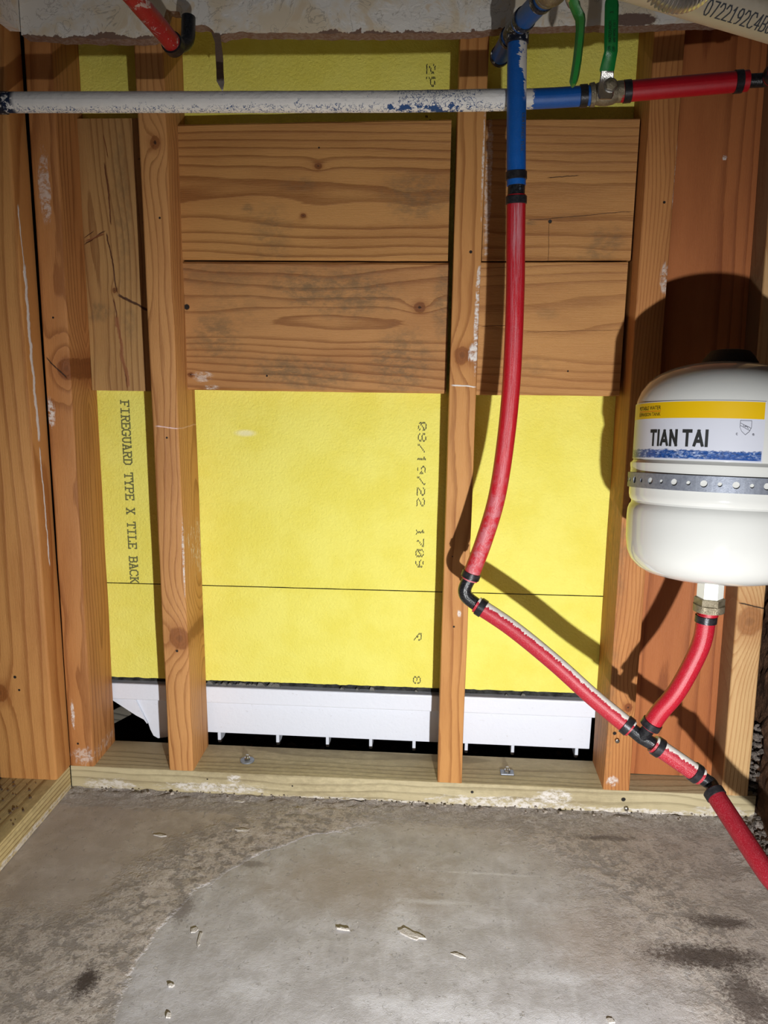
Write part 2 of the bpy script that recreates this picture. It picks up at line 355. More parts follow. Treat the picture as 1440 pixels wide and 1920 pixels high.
m_lblock = wood('wood_left_block', 'Z', srgb(184, 142, 88), srgb(134, 92, 50), (-19.9, 3.3), 3.4, 14, knots=[(-19.0, 30.4, .14)], lines=[(-20.7, 32.95, -19.3, 33.75, .05, srgb(70, 34, 16)), (-20.65, 33.15, -19.35, 33.55, .07, srgb(132, 80, 46)), (-20.7, 33.3, -20.0, 33.75, .03, srgb(70, 34, 16)), (-19.3, 33.7, -18.8, 30.2, .05, srgb(70, 32, 14)), (-19.2, 37.5, -19.0, 34, .06, srgb(96, 52, 26)), (-18.9, 30.2, -16.3, 29.0, .09, srgb(60, 26, 12)), (-17.2, 34.2, -16.4, 34.4, .06, srgb(50, 22, 10)), (-17.3, 37.6, -16.5, 37.7, .05, srgb(50, 22, 10)), (-19.1, 30, -18.5, 24.7, .05, srgb(96, 52, 28)), (-19.0, 29, -18.4, 24.7, .14, srgb(150, 96, 58)), (-19.2, 39, -19.0, 37.6, .04, srgb(120, 70, 36))], stain=[(-20.2, 29.2, .9, .5, .8), (-18.3, 35, .5, 4, .55), (-18.2, 28.6, .4, .9, .6)])
m_b1 = wood('wood_block_upper', 'X', blt, bdk, (35.2, 3.6), 2.3, 21, warp=1.1, amp=.85, knots=[(37.05, -6.85, .18), (34.45, -7.7, .13)], stain=[(33.4, -9.6, 1.6, 1.0, .6), (35.5, -1.4, 1.2, 1.6, .75), (34.8, -10.8, .3, .3, .8), (36.1, -8, .4, .9, .5)], fib=.12, holes=[(38, -6.8, .05)], stretch=.03)
m_b2 = wood('wood_block_lower', 'X', srgb(186, 134, 80), srgb(134, 84, 42), (29.2, 3.8), 2.3, 33, warp=1.3, amp=.8, knots=[(29.55, -1.1, .3), (25.6, -14.4, .15)], stain=[(30.3, -5.2, 1.2, 2.6, .95), (26.4, -2.1, 1.6, 1.6, 1), (25.7, -7.3, .8, 2.6, .9), (27.6, -12.9, 1.2, 1.3, .8), (30.7, -8.3, .9, 1.3, .8), (31.4, -12.6, .8, 2.6, .5), (29.8, .2, 1.7, .5, .9), (29.3, -12, 1.4, 2, .35), (26.2, -9.5, .7, 1.6, .6)], paint=[(25.5, -13.7, .28, .5, .5), (24.9, -13.2, .12, .4, .7)], holes=[(25.6, -9.9, .06), (29.45, -14.5, .16)], fib=.12, stretch=.035)
m_b3 = wood('wood_right_block_upper', 'X', srgb(188, 136, 78), srgb(138, 88, 42), (35.0, 3.4), 2.3, 41, warp=1.0, amp=.7, holes=[(34.1, 5.9, .1), (34.9, 4.5, .05)], lines=[(34.15, 4.6, 34.6, 10.3, .022, srgb(70, 44, 22)), (36.3, 5.6, 36.5, 7.4, .03, srgb(60, 36, 18)), (31.6, 5.95, 34.2, 5.85, .018, srgb(90, 58, 30))], stain=[(33.0, 9, .8, .9, .7), (32.2, 8, .6, .6, .5), (34.0, 4.9, .1, .3, .9), (34.3, 6.9, .2, .8, .4)], paint=[(36, 2.5, 3.5, .16, .5)], fib=.2, stretch=.03)
m_b4 = wood('wood_right_block_lower', 'X', srgb(192, 140, 82), srgb(144, 94, 50), (28.0, 3.2), 2.6, 45, warp=1.1, amp=.6, lines=[(28.5, 2.3, 28.6, 4.1, .022, srgb(84, 50, 24)), (28.2, 4.8, 28.4, 10.2, .016, srgb(96, 60, 30))], stain=[(26.3, 5.5, .5, 1, .4), (29.2, 6, .3, .6, .4)], fib=.2, stretch=.03, holes=[(26.1, 7.3, .05)])
m_plate = wood('wood_treated_plate', 'X', srgb(198, 184, 146), srgb(138, 126, 94), (-1.5, 3), 3.2, 50, warp=.6, amp=.6, paint=[(.45, -13, .28, 2.8, .8), (.35, 4.5, .35, 3.6, .8), (1.1, -11.9, .25, .4, .9), (.9, 7.7, .4, 1.0, .9), (.15, 12, .2, 5, .8), (.05, -4, .15, 5, .7), (.4, 17.5, .35, 1.5, .6), (.3, -19.8, .4, 1.5, .6)], stain=[(1.5, -9, 2.4, 8, .45), (1.5, 7, 2.4, 6, .35)], holes=[(1.0, -13.6, .05), (.8, -8.3, .05), (.95, 2.7, .09), (.92, 11.72, .13)], stretch=.05)
m_plate2 = wood('wood_treated_plate_left', 'Y', srgb(206, 186, 134), srgb(140, 112, 66), (-2, -22), 3.6, 52, warp=.3, amp=.85, paint=[(.2, -6, .2, 6, .7)], stain=[(1.5, -5, 2, 3, .5)], stretch=.03)

# yellow glass-mat wallboard
b = B('yellow_wallboard'); nn = b.noise(None, .35, 4, .6); f2 = b.noise(None, 14, 4, .7)
c = b.mix(b.sm(nn, .35, .7), srgb(243, 235, 116), srgb(237, 226, 98)); c = b.mix(b.sm(f2, .45, .75)*.35, c, srgb(246, 240, 130))
c = b.mix(b.ell(b.x, b.z, -11.6, 22.1, .55, .18, .6, (f2-.5))*.6, c, srgb(246, 244, 214))
sp = b.sm(b.noise(None, 2.7, 3, .6, 0, 9), .80, .83); c = b.mix(sp, c, srgb(90, 80, 30))
m_yel = b.out(c, .8, 0, b.noise(None, 7, 5, .6, 0), .55, .02, .3)
m_gyp = plain('gypsum_core', srgb(176, 176, 160), .9, var=.6, scale=8, bump=.6)

# plaster skin over the opening
b = B('torn_plaster'); n1 = b.noise(None, .55, 5, .6, .4, 3); n2 = b.noise(None, .7, 5, .55, .8, 5); n3 = b.noise(None, 6, 4, .6)
c = b.mix(b.sm(n1, .42, .60), srgb(250, 245, 236), srgb(242, 226, 198)); c = b.mix(b.sm(n2, .58, .64)*.7, c, srgb(236, 214, 180))
c = b.mix(b.sm(b.m('ABSOLUTE', n2-.5), .008, .003)*.35, c, srgb(120, 104, 88))
edge = b.z-42.62 + (b.noise(None, .9, 5, .65, .3, 8)-.5)*1.5
torn = b.sm(edge, .03, -.02); c = b.mix(torn, c, srgb(136, 108, 92))
c = b.mix(b.ell(b.x, b.z, 9.1, 43.05, 1.1, .3, .12, (n3-.5)*.8), c, srgb(128, 104, 92))
m_plaster = b.out(c, .75, 0, n3*.08 + b.sm(n2, .54, .57)*.5 + b.sm(n1, .42, .46)*.6 - torn*1.0, .2, .02, .3)
m_paper = plain('torn_brown_paper', srgb(140, 104, 84), .9, var=.6, scale=5, bump=.5, col2=srgb(190, 176, 164))

# concrete slab
b = B('old_concrete'); x, y = b.x, b.y
nl = b.noise(None, .13, 4, .6, .3, 1); nm = b.noise(None, .8, 6, .68, .2, 2); nf = b.noise(None, 9, 6, .75, 0, 3); ns = b.noise(None, 2.0, 8, .72, .15, 4)
gr = b.noise(None, 26, 4, .7, 0, 5); sweep = b.noise(b.comb(x*1.6, y*.35, 0.0), 1.0, 5, .65, .3, 8)
dist = b.m('SQRT', b.m('POWER', x+.6, 2.0) + b.m('POWER', y+14.4, 2.0)) + (b.noise(None, .5, 5, .65, 0, 6)-.5)*1.6
sel = b.sm(x, -3.0, -6.5); inside = b.sm(dist, 12.6, 11.9)*sel + b.sm(dist, 15.5, 9.0)*(1-sel)
c = b.mix(b.sm(nl, .3, .7), srgb(188, 178, 170), srgb(164, 153, 144)); c = b.mix(b.sm(nm, .42, .72)*.6, c, srgb(204, 196, 189))
ci = b.mix(b.sm(nm, .32, .68), srgb(178, 176, 177), srgb(204, 203, 206)); ci = b.mix(b.sm(sweep, .5, .75)*.5, ci, srgb(220, 220, 223)); ci = b.mix(b.sm(nl, .5, .75)*.4, ci, srgb(168, 157, 148))
c = b.mix(b.m('MULTIPLY', inside, .85, clamp=True), c, ci)
c = b.mix(b.ell(x, y, -3.4, -7.6, 4.6, 2.4, .7, (nm-.5)*1.6)*.6, c, srgb(170, 155, 140))
c = b.mix(b.ell(x, y, 8.6, -10.8, 2.6, 2.4, .7, (nm-.5)*1.6)*.5, c, srgb(176, 158, 144))
# rough crust outside the trowelled circle: wide at left, patchy at right and along the plate
band = (b.sm(dist, 12.1, 12.4)*sel + b.sm(dist+(nm-.5)*2, 11.6, 14.0)*(1-sel))*b.sm(dist+(nm-.5)*5, 17.0, 14.2)
lft = b.sm(x, -1.0, -5.5)*.95 + b.sm(x, 3.0, 9.0)*.45 + .2
far_l = b.sm(dist, 14, 17)*b.sm(y, -10, -13)*b.sm(x, -8, -11)*.7
rough = b.m('ADD', band*lft + far_l, b.sm(x, 5.5, 12)*b.sm(y, -17, -9)*.4, clamp=True)
patch_ = b.sm(ns*.6+nm*.4, .44, .52); crust = b.m('MULTIPLY', rough, patch_)
pit = b.noise(None, 6.5, 6, .8, 0, 15)
c = b.mix(crust*.85, c, b.mix(b.sm(pit, .34, .56), srgb(180, 160, 146), srgb(246, 234, 222)))
c = b.mix(b.m('MULTIPLY', rough, b.sm(b.m('ABSOLUTE', ns-.5), .018, .004))*.6, c, srgb(226, 216, 206))
wallr = b.sm(y+(ns-.5)*3.2, -2.2, -.6); c = b.mix(b.m('MULTIPLY', wallr, b.sm(pit, .46, .60))*.85, c, srgb(232, 224, 216))
c = b.mix(b.m('MULTIPLY', wallr, b.sm(pit, .42, .34))*.7, c, srgb(96, 80, 68))
flk = b.m('MULTIPLY', b.sm(ns*.55+pit*.45, .565, .585), b.sm(nm, .42, .58)); c = b.mix(flk*.75, c, srgb(226, 220, 212))
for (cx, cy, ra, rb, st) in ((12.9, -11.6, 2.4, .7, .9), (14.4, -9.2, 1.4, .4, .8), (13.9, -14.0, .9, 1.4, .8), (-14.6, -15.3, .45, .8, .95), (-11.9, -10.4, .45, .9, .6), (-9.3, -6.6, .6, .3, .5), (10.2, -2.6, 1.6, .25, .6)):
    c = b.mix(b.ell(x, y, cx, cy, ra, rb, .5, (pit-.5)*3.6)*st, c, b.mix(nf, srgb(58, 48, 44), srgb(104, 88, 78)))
for (cx, cy, ra, rb) in ((-1.6, -15.4, 1.2, .4), (5.2, -15.8, 2.2, .5), (1.0, -15.8, 1.6, .8), (-7.5, -15.2, .8, .5), (6.0, -13.4, 1.4, .35), (-1.2, -10.6, .7, 1.6), (.6, -8.9, 1.4, .16), (3.4, -6.4, 2.2, .08)):
    c = b.mix(b.ell(x, y, cx, cy, ra, rb, .8, (ns-.5)*2.8)*.6, c, srgb(226, 226, 230))
rs = b.m('ADD', rough*.9, wallr, clamp=True)
bmp = gr*.12 + nm*.15 + b.m('MULTIPLY', rs, pit)*1.6 + crust*.8 + b.m('MULTIPLY', inside, b.noise(None, 4, 3, .6))*.1 + flk*.5
m_floor = b.out(c, b.m('SUBTRACT', .62, inside*.2), 0, bmp, .75, .035, .4)

b = B('rough_masonry'); n1 = b.noise(b.comb(b.x, b.y*.8, b.z), 1.1, 7, .75, .5, 2); n2 = b.noise(None, 7, 5, .7)
c = b.mix(b.sm(n1, .35, .65), srgb(122, 88, 64), srgb(78, 56, 42)); c = b.mix(b.sm(n2, .6, .7)*.5, c, srgb(176, 156, 136))
m_masonry = b.out(c, .9, 0, n1+n2*.5, 1.0, .08, .2)
m_dirt = plain('dark_soil', srgb(44, 34, 28), .95, var=.8, scale=1.5, bump=1.0, bscale=4)
m_rub = plain('rubble', srgb(150, 138, 128), .9, var=.9, scale=2.5, bump=.8, col2=srgb(52, 46, 42))
m_dark = plain('dark_blocker', srgb(16, 14, 13), .95)  # near-black for the added walls that close off the void

b = B('tub_acrylic'); n = b.noise(b.comb(b.x*1.0, b.y, b.z*2.5), 2.6, 6, .8, .4, 3)
c = b.mix(b.sm(n, .60, .68)*.35, srgb(226, 230, 240), srgb(150, 138, 124))
m_tub = b.out(c, .35, 0, b.noise(None, 3, 4, .6), .12, .02)

def pex(name, col, dust=.3, seed=0, paint=None, scratch=.4, dustcol=srgb(226, 200, 200)):
    b = B(name); u, v = b.uv(); nf = b.noise(None, 26, 5, .7, 0, seed); nm = b.noise(None, 2.2, 5, .7, .5, seed+1)
    st = b.noise(b.comb(u*30, v*.5, 0.0), 1.0, 4, .7, 0, seed+2)
    c = b.mix(b.sm(nm, .3, .75)*.35, col, (col[0]*.62, col[1]*.6, col[2]*.6, 1))
    c = b.mix(b.sm(nf, .48, .7)*dust, c, dustcol)
    c = b.mix(b.sm(st, .62, .72)*scratch, c, dustcol)
    bump = nf*.15
    if paint: c, bump = paint(b, u, v, c, bump, nf, nm)
    return b.out(c, b.m('ADD', nf*.3, .22), 0, bump, .35, .02, .5)
RED, BLUE = srgb(184, 8, 28), srgb(5, 90, 176)
def red_vert(b, u, v, c, bump, nf, nm):       # pale streaks down the front, strongest below the joint
    fr = b.sm(b.m('ABSOLUTE', b.m('FRACT', u+.5)-.5), .13, .03)
    s = b.noise(b.comb(u*34, v*.35, 0.0), 1.0, 5, .75, .4, 5)
    mk = b.m('MULTIPLY', fr*b.sm(s, .44, .56), b.sm(v, 8.0, .2)*.9+.35)
    mk = mk*b.sm(v, .1, .5)
    lo = b.sm(v, 11, 16)*b.sm(nm, .38, .6)*b.sm(b.m('ABSOLUTE', b.m('FRACT', u+.5)-.5), .2, .08)*.7
    mk = b.m('MAXIMUM', mk*.5, lo*.6)
    return b.mix(mk, c, srgb(196, 150, 158)), bump + mk*.5
def top_paint(b, u, v, c, bump, nf, nm):      # white plaster lying along the upper side, ragged lower edge
    s = b.noise(b.comb(u*6, v*3.2, 0.0), 1.0, 6, .8, .2, 9)
    sp_ = b.noise(b.comb(u*2.5, v*9, 3.0), 1.0, 4, .8, 0, 9)
    d = b.m('ABSOLUTE', u-TOPU) + (s-.5)*.10 + (sp_-.5)*.16
    mk = b.sm(d, .145, .135)
    c = b.mix(mk, c, srgb(222, 216, 208)); return b.mix(mk*b.sm(s, .6, .66)*.8, c, srgb(60, 60, 84)), bump + mk*.8
def blue_paint(b, u, v, c, bump, nf, nm):     # brush of white plaster on the right-hand side
    s = b.noise(None, 2.2, 6, .8, 0, 4); h = b.noise(b.comb(b.x*1.5, b.y*2, b.z*7), 1.0, 4, .7, 0, 2)
    zz = b.sm(b.z, 38.0, 38.7)
    d = b.x-3.17 + (s-.5)*.5 + (h-.5)*.55 - b.sm(b.z, 39.6, 38.8)*.36 - b.sm(b.z, 38.5, 39.3)*.06
    mk = b.m('MULTIPLY', b.sm(d, -.02, .02), zz*b.sm(b.noise(None, 5, 4, .7, 0, 6)+b.sm(b.z, 39.9, 39.2)*.5, .40, .46))
    c = b.mix(mk, c, srgb(226, 222, 216)); return c, bump + mk*1.2
m_red_v = pex('red_pipe_upright', RED, .16, 1, red_vert, .05, srgb(210, 130, 140))
TOPU = .75
m_red_d = pex('red_pipe_sloping', srgb(172, 20, 42), .22, 2, top_paint, .1)
m_red_t = pex('red_pipe_tank', srgb(170, 16, 36), .3, 3, None, .15, srgb(228, 120, 140))
m_red_s = pex('red_pipe_short', srgb(168, 24, 42), .5, 4, top_paint, .2, srgb(226, 180, 186))
m_red_n = pex('red_pipe_floor', srgb(136, 16, 32), .35, 5, None, .25, srgb(196, 120, 130))
m_red_h = pex('red_pipe_level', srgb(188, 8, 30), .08, 6, None, .05, srgb(226, 110, 130))
def splash(b, u, v, c, bump, nf, nm):
    s = b.noise(b.comb(u*3, v*.7, 0.0), 1.6, 6, .8, .6, 9); mk = b.sm(s, .54, .58)
    return b.mix(mk*.9, c, srgb(222, 206, 206)), bump + mk
m_red_c = pex('red_pipe_splashed', srgb(186, 20, 34), .15, 7, splash, .1)
m_blue = pex('blue_pipe', BLUE, .12, 8, None, .12, srgb(130, 160, 210))
m_blue_v = pex('blue_pipe_upright', BLUE, .12, 9, blue_paint, .18, srgb(130, 160, 210))
def wend(b, u, v, c, bump, nf, nm):
    mk = b.sm(b.m('ABSOLUTE', b.x-3.72) + (b.noise(None, 5, 5, .8)-.5)*.7, .34, .31)*b.sm(b.noise(None, 3, 4, .7, 0, 3), .35, .4)
    return b.mix(mk, c, srgb(226, 222, 216)), bump + mk
m_blue_h = pex('blue_pipe_level', BLUE, .1, 10, wend, .12, srgb(130, 160, 210))
b = B('plastered_pipe'); u, v = b.uv(); nv = b.noise(None, 3.4, 3, .6, 1.2, 3); nb = b.noise(None, .55, 3, .6, 0, 7)
wm = b.sm(b.m('ABSOLUTE', nv-.5), .022, .012)                 # thin curly worn-through flecks
dens = b.sm(b.z, 38.32, 38.08)*.30 + b.sm(b.m('ABSOLUTE', b.x+.4), 3.2, .3)*.26 + b.sm(nb, .5, .7)*.05
spot_ = b.noise(None, 2.6, 4, .75, 0, 12); mk = b.m('MULTIPLY', wm, b.sm(spot_ + dens, .60, .66)); mk = b.m('MAXIMUM', mk, b.sm(spot_+dens*.6+(nv-.5)*.5, .82, .84))
c = b.mix(b.noise(None, 1.5, 4, .6), srgb(248, 246, 243), srgb(234, 231, 226)); c = b.mix(mk, c, srgb(44, 80, 134))
c = b.mix(b.sm(b.x, -20.3, -20.6)*b.sm(b.noise(None, 4, 4, .7), .42, .5), c, srgb(24, 40, 70))
m_white = b.out(c, .7, 0, b.noise(None, 3.5, 5, .65)-mk*.4, .35, .02, .3)
m_ring = plain('black_crimp_ring', srgb(36, 36, 40), .3, .4, var=.35, scale=5, bump=.1, col2=srgb(84, 82, 84))
b = B('black_ring_plastered'); n = b.noise(None, 4.5, 5, .7, .5, 2); mk = b.sm(n, .56, .60)
m_ringw = b.out(b.mix(mk, srgb(16, 26, 46), srgb(220, 218, 214)), b.m('ADD', mk*.4, .3), 0, n+mk, .5)
m_plastic = plain('black_plastic_fitting', srgb(18, 19, 22), .22, 0, var=.3, scale=9, bump=.2, col2=srgb(70, 70, 74))
m_brass = plain('tarnished_brass', srgb(158, 148, 126), .38, .6, var=.7, scale=5, bump=.35, col2=srgb(104, 94, 74))
m_steel = plain('plated_steel', srgb(196, 194, 190), .25, 1.0, var=.4, scale=8, bump=.15)
m_galv = plain('galvanised_strap', srgb(150, 156, 168), .5, .55, var=.5, scale=7, bump=.08, col2=srgb(104, 110, 124))
m_green = plain('green_vinyl_grip', srgb(14, 128, 58), .3, 0, var=.3, scale=2, bump=.1, coat=.2)
m_green2 = plain('dusty_green_vinyl_grip', srgb(30, 148, 60), .3, 0, var=.4, scale=1.5, bump=.1, coat=.2, col2=srgb(70, 120, 60))
m_ink = plain('black_ink', srgb(28, 30, 30), .7)
m_ink2 = plain('grey_ink', srgb(98, 100, 62), .85, var=.6, scale=9, col2=srgb(130, 128, 74))
m_ink3 = plain('bluish_ink', srgb(72, 80, 92), .7)
m_tank = plain('cream_enamel', srgb(203, 204, 200), .1, 0, var=.04, scale=.5, coat=.15)
m_cap = plain('black_rubber_cap', srgb(20, 22, 22), .6, bump=.4)
m_label = plain('label_paper', srgb(196, 199, 210), .35)
m_band = plain('label_yellow', srgb(212, 172, 8), .35)
m_nip = plain('white_nylon_nipple', srgb(230, 232, 226), .4)
b = B('label_wave'); u, v = b.uv(); wv = b.noise(b.comb(u*2.2, v*5, 0.0), 1.4, 7, .75, 1.0, 2); n2 = b.noise(b.comb(u*5, v*14, 0.0), 1.2, 5, .7, .8, 5)
# u: inches from the label's left end, v: inches above its foot
top = .40 + (b.noise(b.comb(u*1.1, 0.0, 0.0), 1.0, 3, .6)-.5)*.28 + b.sm(u, 1.0, .2)*.35
body = b.m('MULTIPLY', b.sm(top-v+(n2-.5)*.25, -.02, .03), b.sm(v, .02, .05))
c = b.mix(b.sm(wv, .46, .68), srgb(28, 76, 146), srgb(190, 204, 228)); c = b.mix(b.sm(n2, .46, .6)*.75, c, srgb(20, 44, 90)); c = b.mix(b.sm(u, 5.2, 6.6)*.55*b.sm(v, .3, .05), c, srgb(16, 66, 140))
c = b.mix(body, srgb(196, 199, 210), c)
m_wave = b.out(c, .35)
b = B('pale_pvc'); m_pvc = b.out(b.mix(b.noise(None, .8, 4, .6), srgb(226, 218, 196), srgb(214, 204, 178)), .35, 0, b.noise(None, 6, 3, .5), .05)
m_chip = plain('plaster_chip', srgb(214, 208, 200), .85, var=.4, scale=6, bump=.6, col2=srgb(176, 168, 158))
m_gapshade = plain('black_gap_shade', srgb(14, 14, 14), .85, var=.9, scale=2.2, bump=.4, col2=srgb(70, 70, 66))  # near-black colour standing in for shade above the tub rim

# ------------------------------------------------------------------ the room: slab, walls
def floor_h(x, y):
    d = math.hypot(x+.6, y+14.4); r = max(0, min(1, (d-12)/.6))*max(0, min(1, (17-d)/3.5))
    lf = max(0, min(1, (-x-2)/5))*.75 + max(0, min(1, (x-6)/5))*.4 + .03
    h = .035*mnoise.fractal(Vector((x*.5, y*.5, 0)), 1, 2, 4)+r*lf*.09*mnoise.fractal(Vector((x*2.2, y*2.2, 3)), .8, 2, 5)
    if y > -1.6: h += max(0, (y+1.6)/1.6)*(.10+.20*mnoise.fractal(Vector((x*1.3, y*3, 7)), .8, 2, 5)+.05*mnoise.fractal(Vector((x*6, y*6, 9)), .8, 2, 3))*.8
    if x > 16.5: h += (x-16.5)/3*.25*(1+mnoise.fractal(Vector((x*1.6, y*1.6, 4)), .8, 2, 4))
    return min(h, .42)-.02
xs = [-26.5+i*.25 for i in range(189)]; ys = [-20+i*.2 for i in range(108)]
V = [(x, y, floor_h(x, y) if y < .6 else -.05) for y in ys for x in xs]; nx = len(xs)
F = [(j*nx+i, j*nx+i+1, (j+1)*nx+i+1, (j+1)*nx+i) for j in range(len(ys)-1) for i in range(nx-1)]
n0 = len(V); V += [(-60, -110, -.02), (60, -110, -.02), (60, -20, -.02), (-60, -20, -.02)]; F.append((n0, n0+1, n0+2, n0+3))
o = mesh('floor', V, F, m_floor, origin=(0, 0, 0), smooth=True); struct(o, 'scraped grey concrete slab with rough crust and pale flakes')
v, f = box(-40, 40, 1.4, 3.5, -4, -.03); struct(mesh('trim_1', v, f, m_floor, origin=(0, 3, -4)), 'edge of the concrete slab under the wall plate')
gx = [-30+i*.6 for i in range(101)]; gy = [3.5+i*.6 for i in range(52)]
V = [(x, y, -1.6+.3*mnoise.fractal(Vector((x*.7, y*.7, 2)), .8, 2, 4)) for y in gy for x in gx]
F = [(j*101+i, j*101+i+1, (j+1)*101+i+1, (j+1)*101+i) for j in range(51) for i in range(100)]
o = mesh('ground_soil', V, F, m_dirt, origin=(0, 18, -1)); tag(o, 'dark loose soil under the bathtub behind the wall plate', 'soil', kind='stuff')
v, f = box(-32, 32, 34, 35, -4, 60); struct(mesh('wall_blocker_far', v, f, m_dark, origin=(0, 34, -4)))  # unseen dark walls, three sides, added to keep ambient light from under the tub
v, f = box(-32, -26.5, 4, 34, -4, 60); struct(mesh('wall_blocker_left', v, f, m_dark, origin=(-30, 20, -4)))
v, f = box(19.7, 32, 4.4, 34, -4, 60); struct(mesh('wall_blocker_right', v, f, m_dark, origin=(30, 20, -4)))

# plaster skin above the opening (wall_back): ragged lower edge, notch round the red pipe
edge = [(43, 66), (70, 68), (110, 71), (150, 72), (200, 73), (245, 74), (283, 72), (292, 66), (299, 58), (305, 40), (312, 18), (336, 22), (344, 44), (362, 47), (385, 46), (398, 56), (404, 66), (414, 68), (428, 62), (455, 60), (480, 62), (560, 62), (640, 62), (720, 63), (800, 62), (862, 61), (905, 58), (918, 55), (1000, 50), (1060, 49), (1120, 48), (1180, 49), (1240, 46), (1300, 43), (1400, 42), (1500, 41)]
pts = [P(px, py, -1.0) for px, py in edge]; fine_pts = []
for i in range(len(pts)-1):
    k = max(1, int((pts[i+1]-pts[i]).length/.18))
    for j in range(k):
        q = pts[i].lerp(pts[i+1], j/k); fine_pts.append((q.x, q.z+.05*mnoise.fractal(Vector((q.x*2.5, q.z, 0)), .7, 2, 4)))
fine_pts[0] = (-21.72, fine_pts[0][1]); fine_pts.append((19.5, pts[-1].z))
n = len(fine_pts); V, F, MI = [], [], []
for (x, z) in fine_pts: V += [(x, -1.0, z), (x, -.08, z+.02), (x, -1.0, 50), (x, -.08, 50)]
for i in range(n-1):
    a, c_ = i*4, (i+1)*4
    F += [(a, c_, c_+2, a+2), (a+1, a+3, c_+3, c_+1), (a, a+1, c_+1, c_), (a+2, c_+2, c_+3, a+3)]; MI += [0, 0, 1, 0]
F += [(0, 2, 3, 1), (4*n-4, 4*n-3, 4*n-1, 4*n-2)]; MI += [0, 0]
o = mesh('wall_back', V, F, None, origin=(0, -.5, 42), mats=[m_plaster, m_paper], midx=MI); struct(o, 'torn off-white plaster and paper wall skin above the stud opening')
V, F = [], []; k = 0
zz = [42.9+.08*mnoise.noise(Vector((i*.4, 2, 1))) for i in range(80)]
for i in range(80):
    y = -1.0-i*.7; V += [(-21.75, y, zz[i]), (-22.3, y, zz[i]+.03), (-21.75, y, 50), (-22.3, y, 50)]
for i in range(79):
    a, c_ = i*4, (i+1)*4; F += [(a, a+2, c_+2, c_), (a+1, c_+1, c_+3, a+3), (a, c_, c_+1, a+1), (a+2, a+3, c_+3, c_+2)]
F += [(0, 1, 3, 2), (79*4, 79*4+2, 79*4+3, 79*4+1)]
struct(mesh('wall_left', V, F, m_plaster, origin=(-22, -20, 42)), 'off-white plaster on the left side wall')
# right side wall: rough masonry
gy = [4.3-i*.35 for i in range(150)]; gz = [-.3+i*.5 for i in range(104)]
V = [(19.5+.3*mnoise.fractal(Vector((y*.8, z*.8, 5)), .8, 2, 5)*(1 if z < 14 else .5), y, z) for z in gz for y in gy]
F = [(j*150+i, j*150+i+1, (j+1)*150+i+1, (j+1)*150+i) for j in range(103) for i in range(149)]
n0 = len(V); V += [(24, 4.3, -.3), (24, gy[-1], -.3), (24, gy[-1], gz[-1]), (24, 4.3, gz[-1])]; F.append((n0, n0+1, n0+2, n0+3))
struct(mesh('wall_right', V, F, m_masonry, origin=(20, -20, 0)), 'rough brown masonry side wall')

# torn strip of paper hanging below the plaster
tpts = [(404, 60, -.95), (409, 80, -1.0), (411, 105, -1.1), (412, 130, -1.25), (413, 152, -1.3), (416, 168, -1.3)]
wds = [8, 6, 7, 6.5, 7, 1.2]; V, F = [], []
for (px, py, Y), w_ in zip(tpts, wds):
    a, c_ = P(px-w_, py, Y), P(px+w_, py+3, Y-.12); V += [tuple(a), tuple(c_), tuple(a+Vector((0, .07, 0))), tuple(c_+Vector((0, .07, 0)))]
for i in range(len(tpts)-1):
    a, c_ = i*4, i*4+4; F += [(a, a+1, c_+1, c_), (a+2, c_+2, c_+3, a+3), (a, c_, c_+2, a+2), (a+1, a+3, c_+3, c_+1)]
k = (len(tpts)-1)*4; F += [(0, 2, 3, 1), (k, k+1, k+3, k+2)]
b = B('hanging_paper'); n1 = b.noise(None, 3, 4, .6); c = b.mix(b.sm(b.z+(n1-.5)*.6, 40.55, 40.3), srgb(120, 98, 82), srgb(220, 216, 212)); m_hang = b.out(c, .85, 0, n1, .4)
o = mesh('paper_strip', V, F, m_hang); tag(o, 'torn brown paper strip hanging from the plaster edge, white tip', 'paper')

# ------------------------------------------------------------------ timber framing
def stick(name, p0, p1, wx, wy, mat, label, cat, seed, rad=.1, wob=.03, group=None):
    V, F = lumber(p0, p1, wx, wy, rad, seed, wob); o = mesh(name, V, F, mat); fixn(o); autosmooth(o, 50); return tag(o, label, cat, group)
stick('wall_stud', (-22.28, 0, 1.5), (-22.12, 0, 49), 1.5, 3.5, m_stud1, 'corner wall stud at the left, knotty, with white paint smears', 'stud', 1, .12)
stick('wall_stud', (-16.0, 0, 1.5), (-16.24, 0, 49), 1.52, 3.5, m_stud2, 'wall stud between left block and wide boards, large knot near its foot', 'stud', 2, .13)
stick('wall_stud', (.58, 0, 1.5), (.76, 0, 49), 1.47, 3.5, m_stud3, 'middle wall stud behind the upright pipe, white plaster smear halfway up', 'stud', 3, .07)
stick('wall_stud', (10.5, 0, 1.5), (10.38, 0, 49), 1.54, 3.5, m_stud4, 'wall stud left of the reddish panel, screw near its foot', 'stud', 4, .07)
stick('wall_stud', (17.45, 0, 1.5), (16.55, 0, 49), 1.5, 2.6-.05, m_stud5, 'pale wall stud at far right under the tank, big brown knot', 'stud', 5, .12)
stick('wall_stud', (-25.9, -1.75, 1.5), (-25.95, -1.75, 49), 3.6, 1.95, m_stud_side, 'broad side-wall stud at far left edge with a white paint run', 'stud', 6, .16)
stick('sole_plate', (-22.25, 0, 0), (19.4, 0, 0), 3.5, 1.5, m_plate, 'greenish treated bottom plate under the studs, white crust on its face', 'plate', 7, .06, .015)
stick('sole_plate', (-25.75, -40, 0), (-25.75, -.12, 0), 3.5, 1.5, m_plate2, 'treated bottom plate running toward the viewer at left', 'plate', 8, .06, .015)
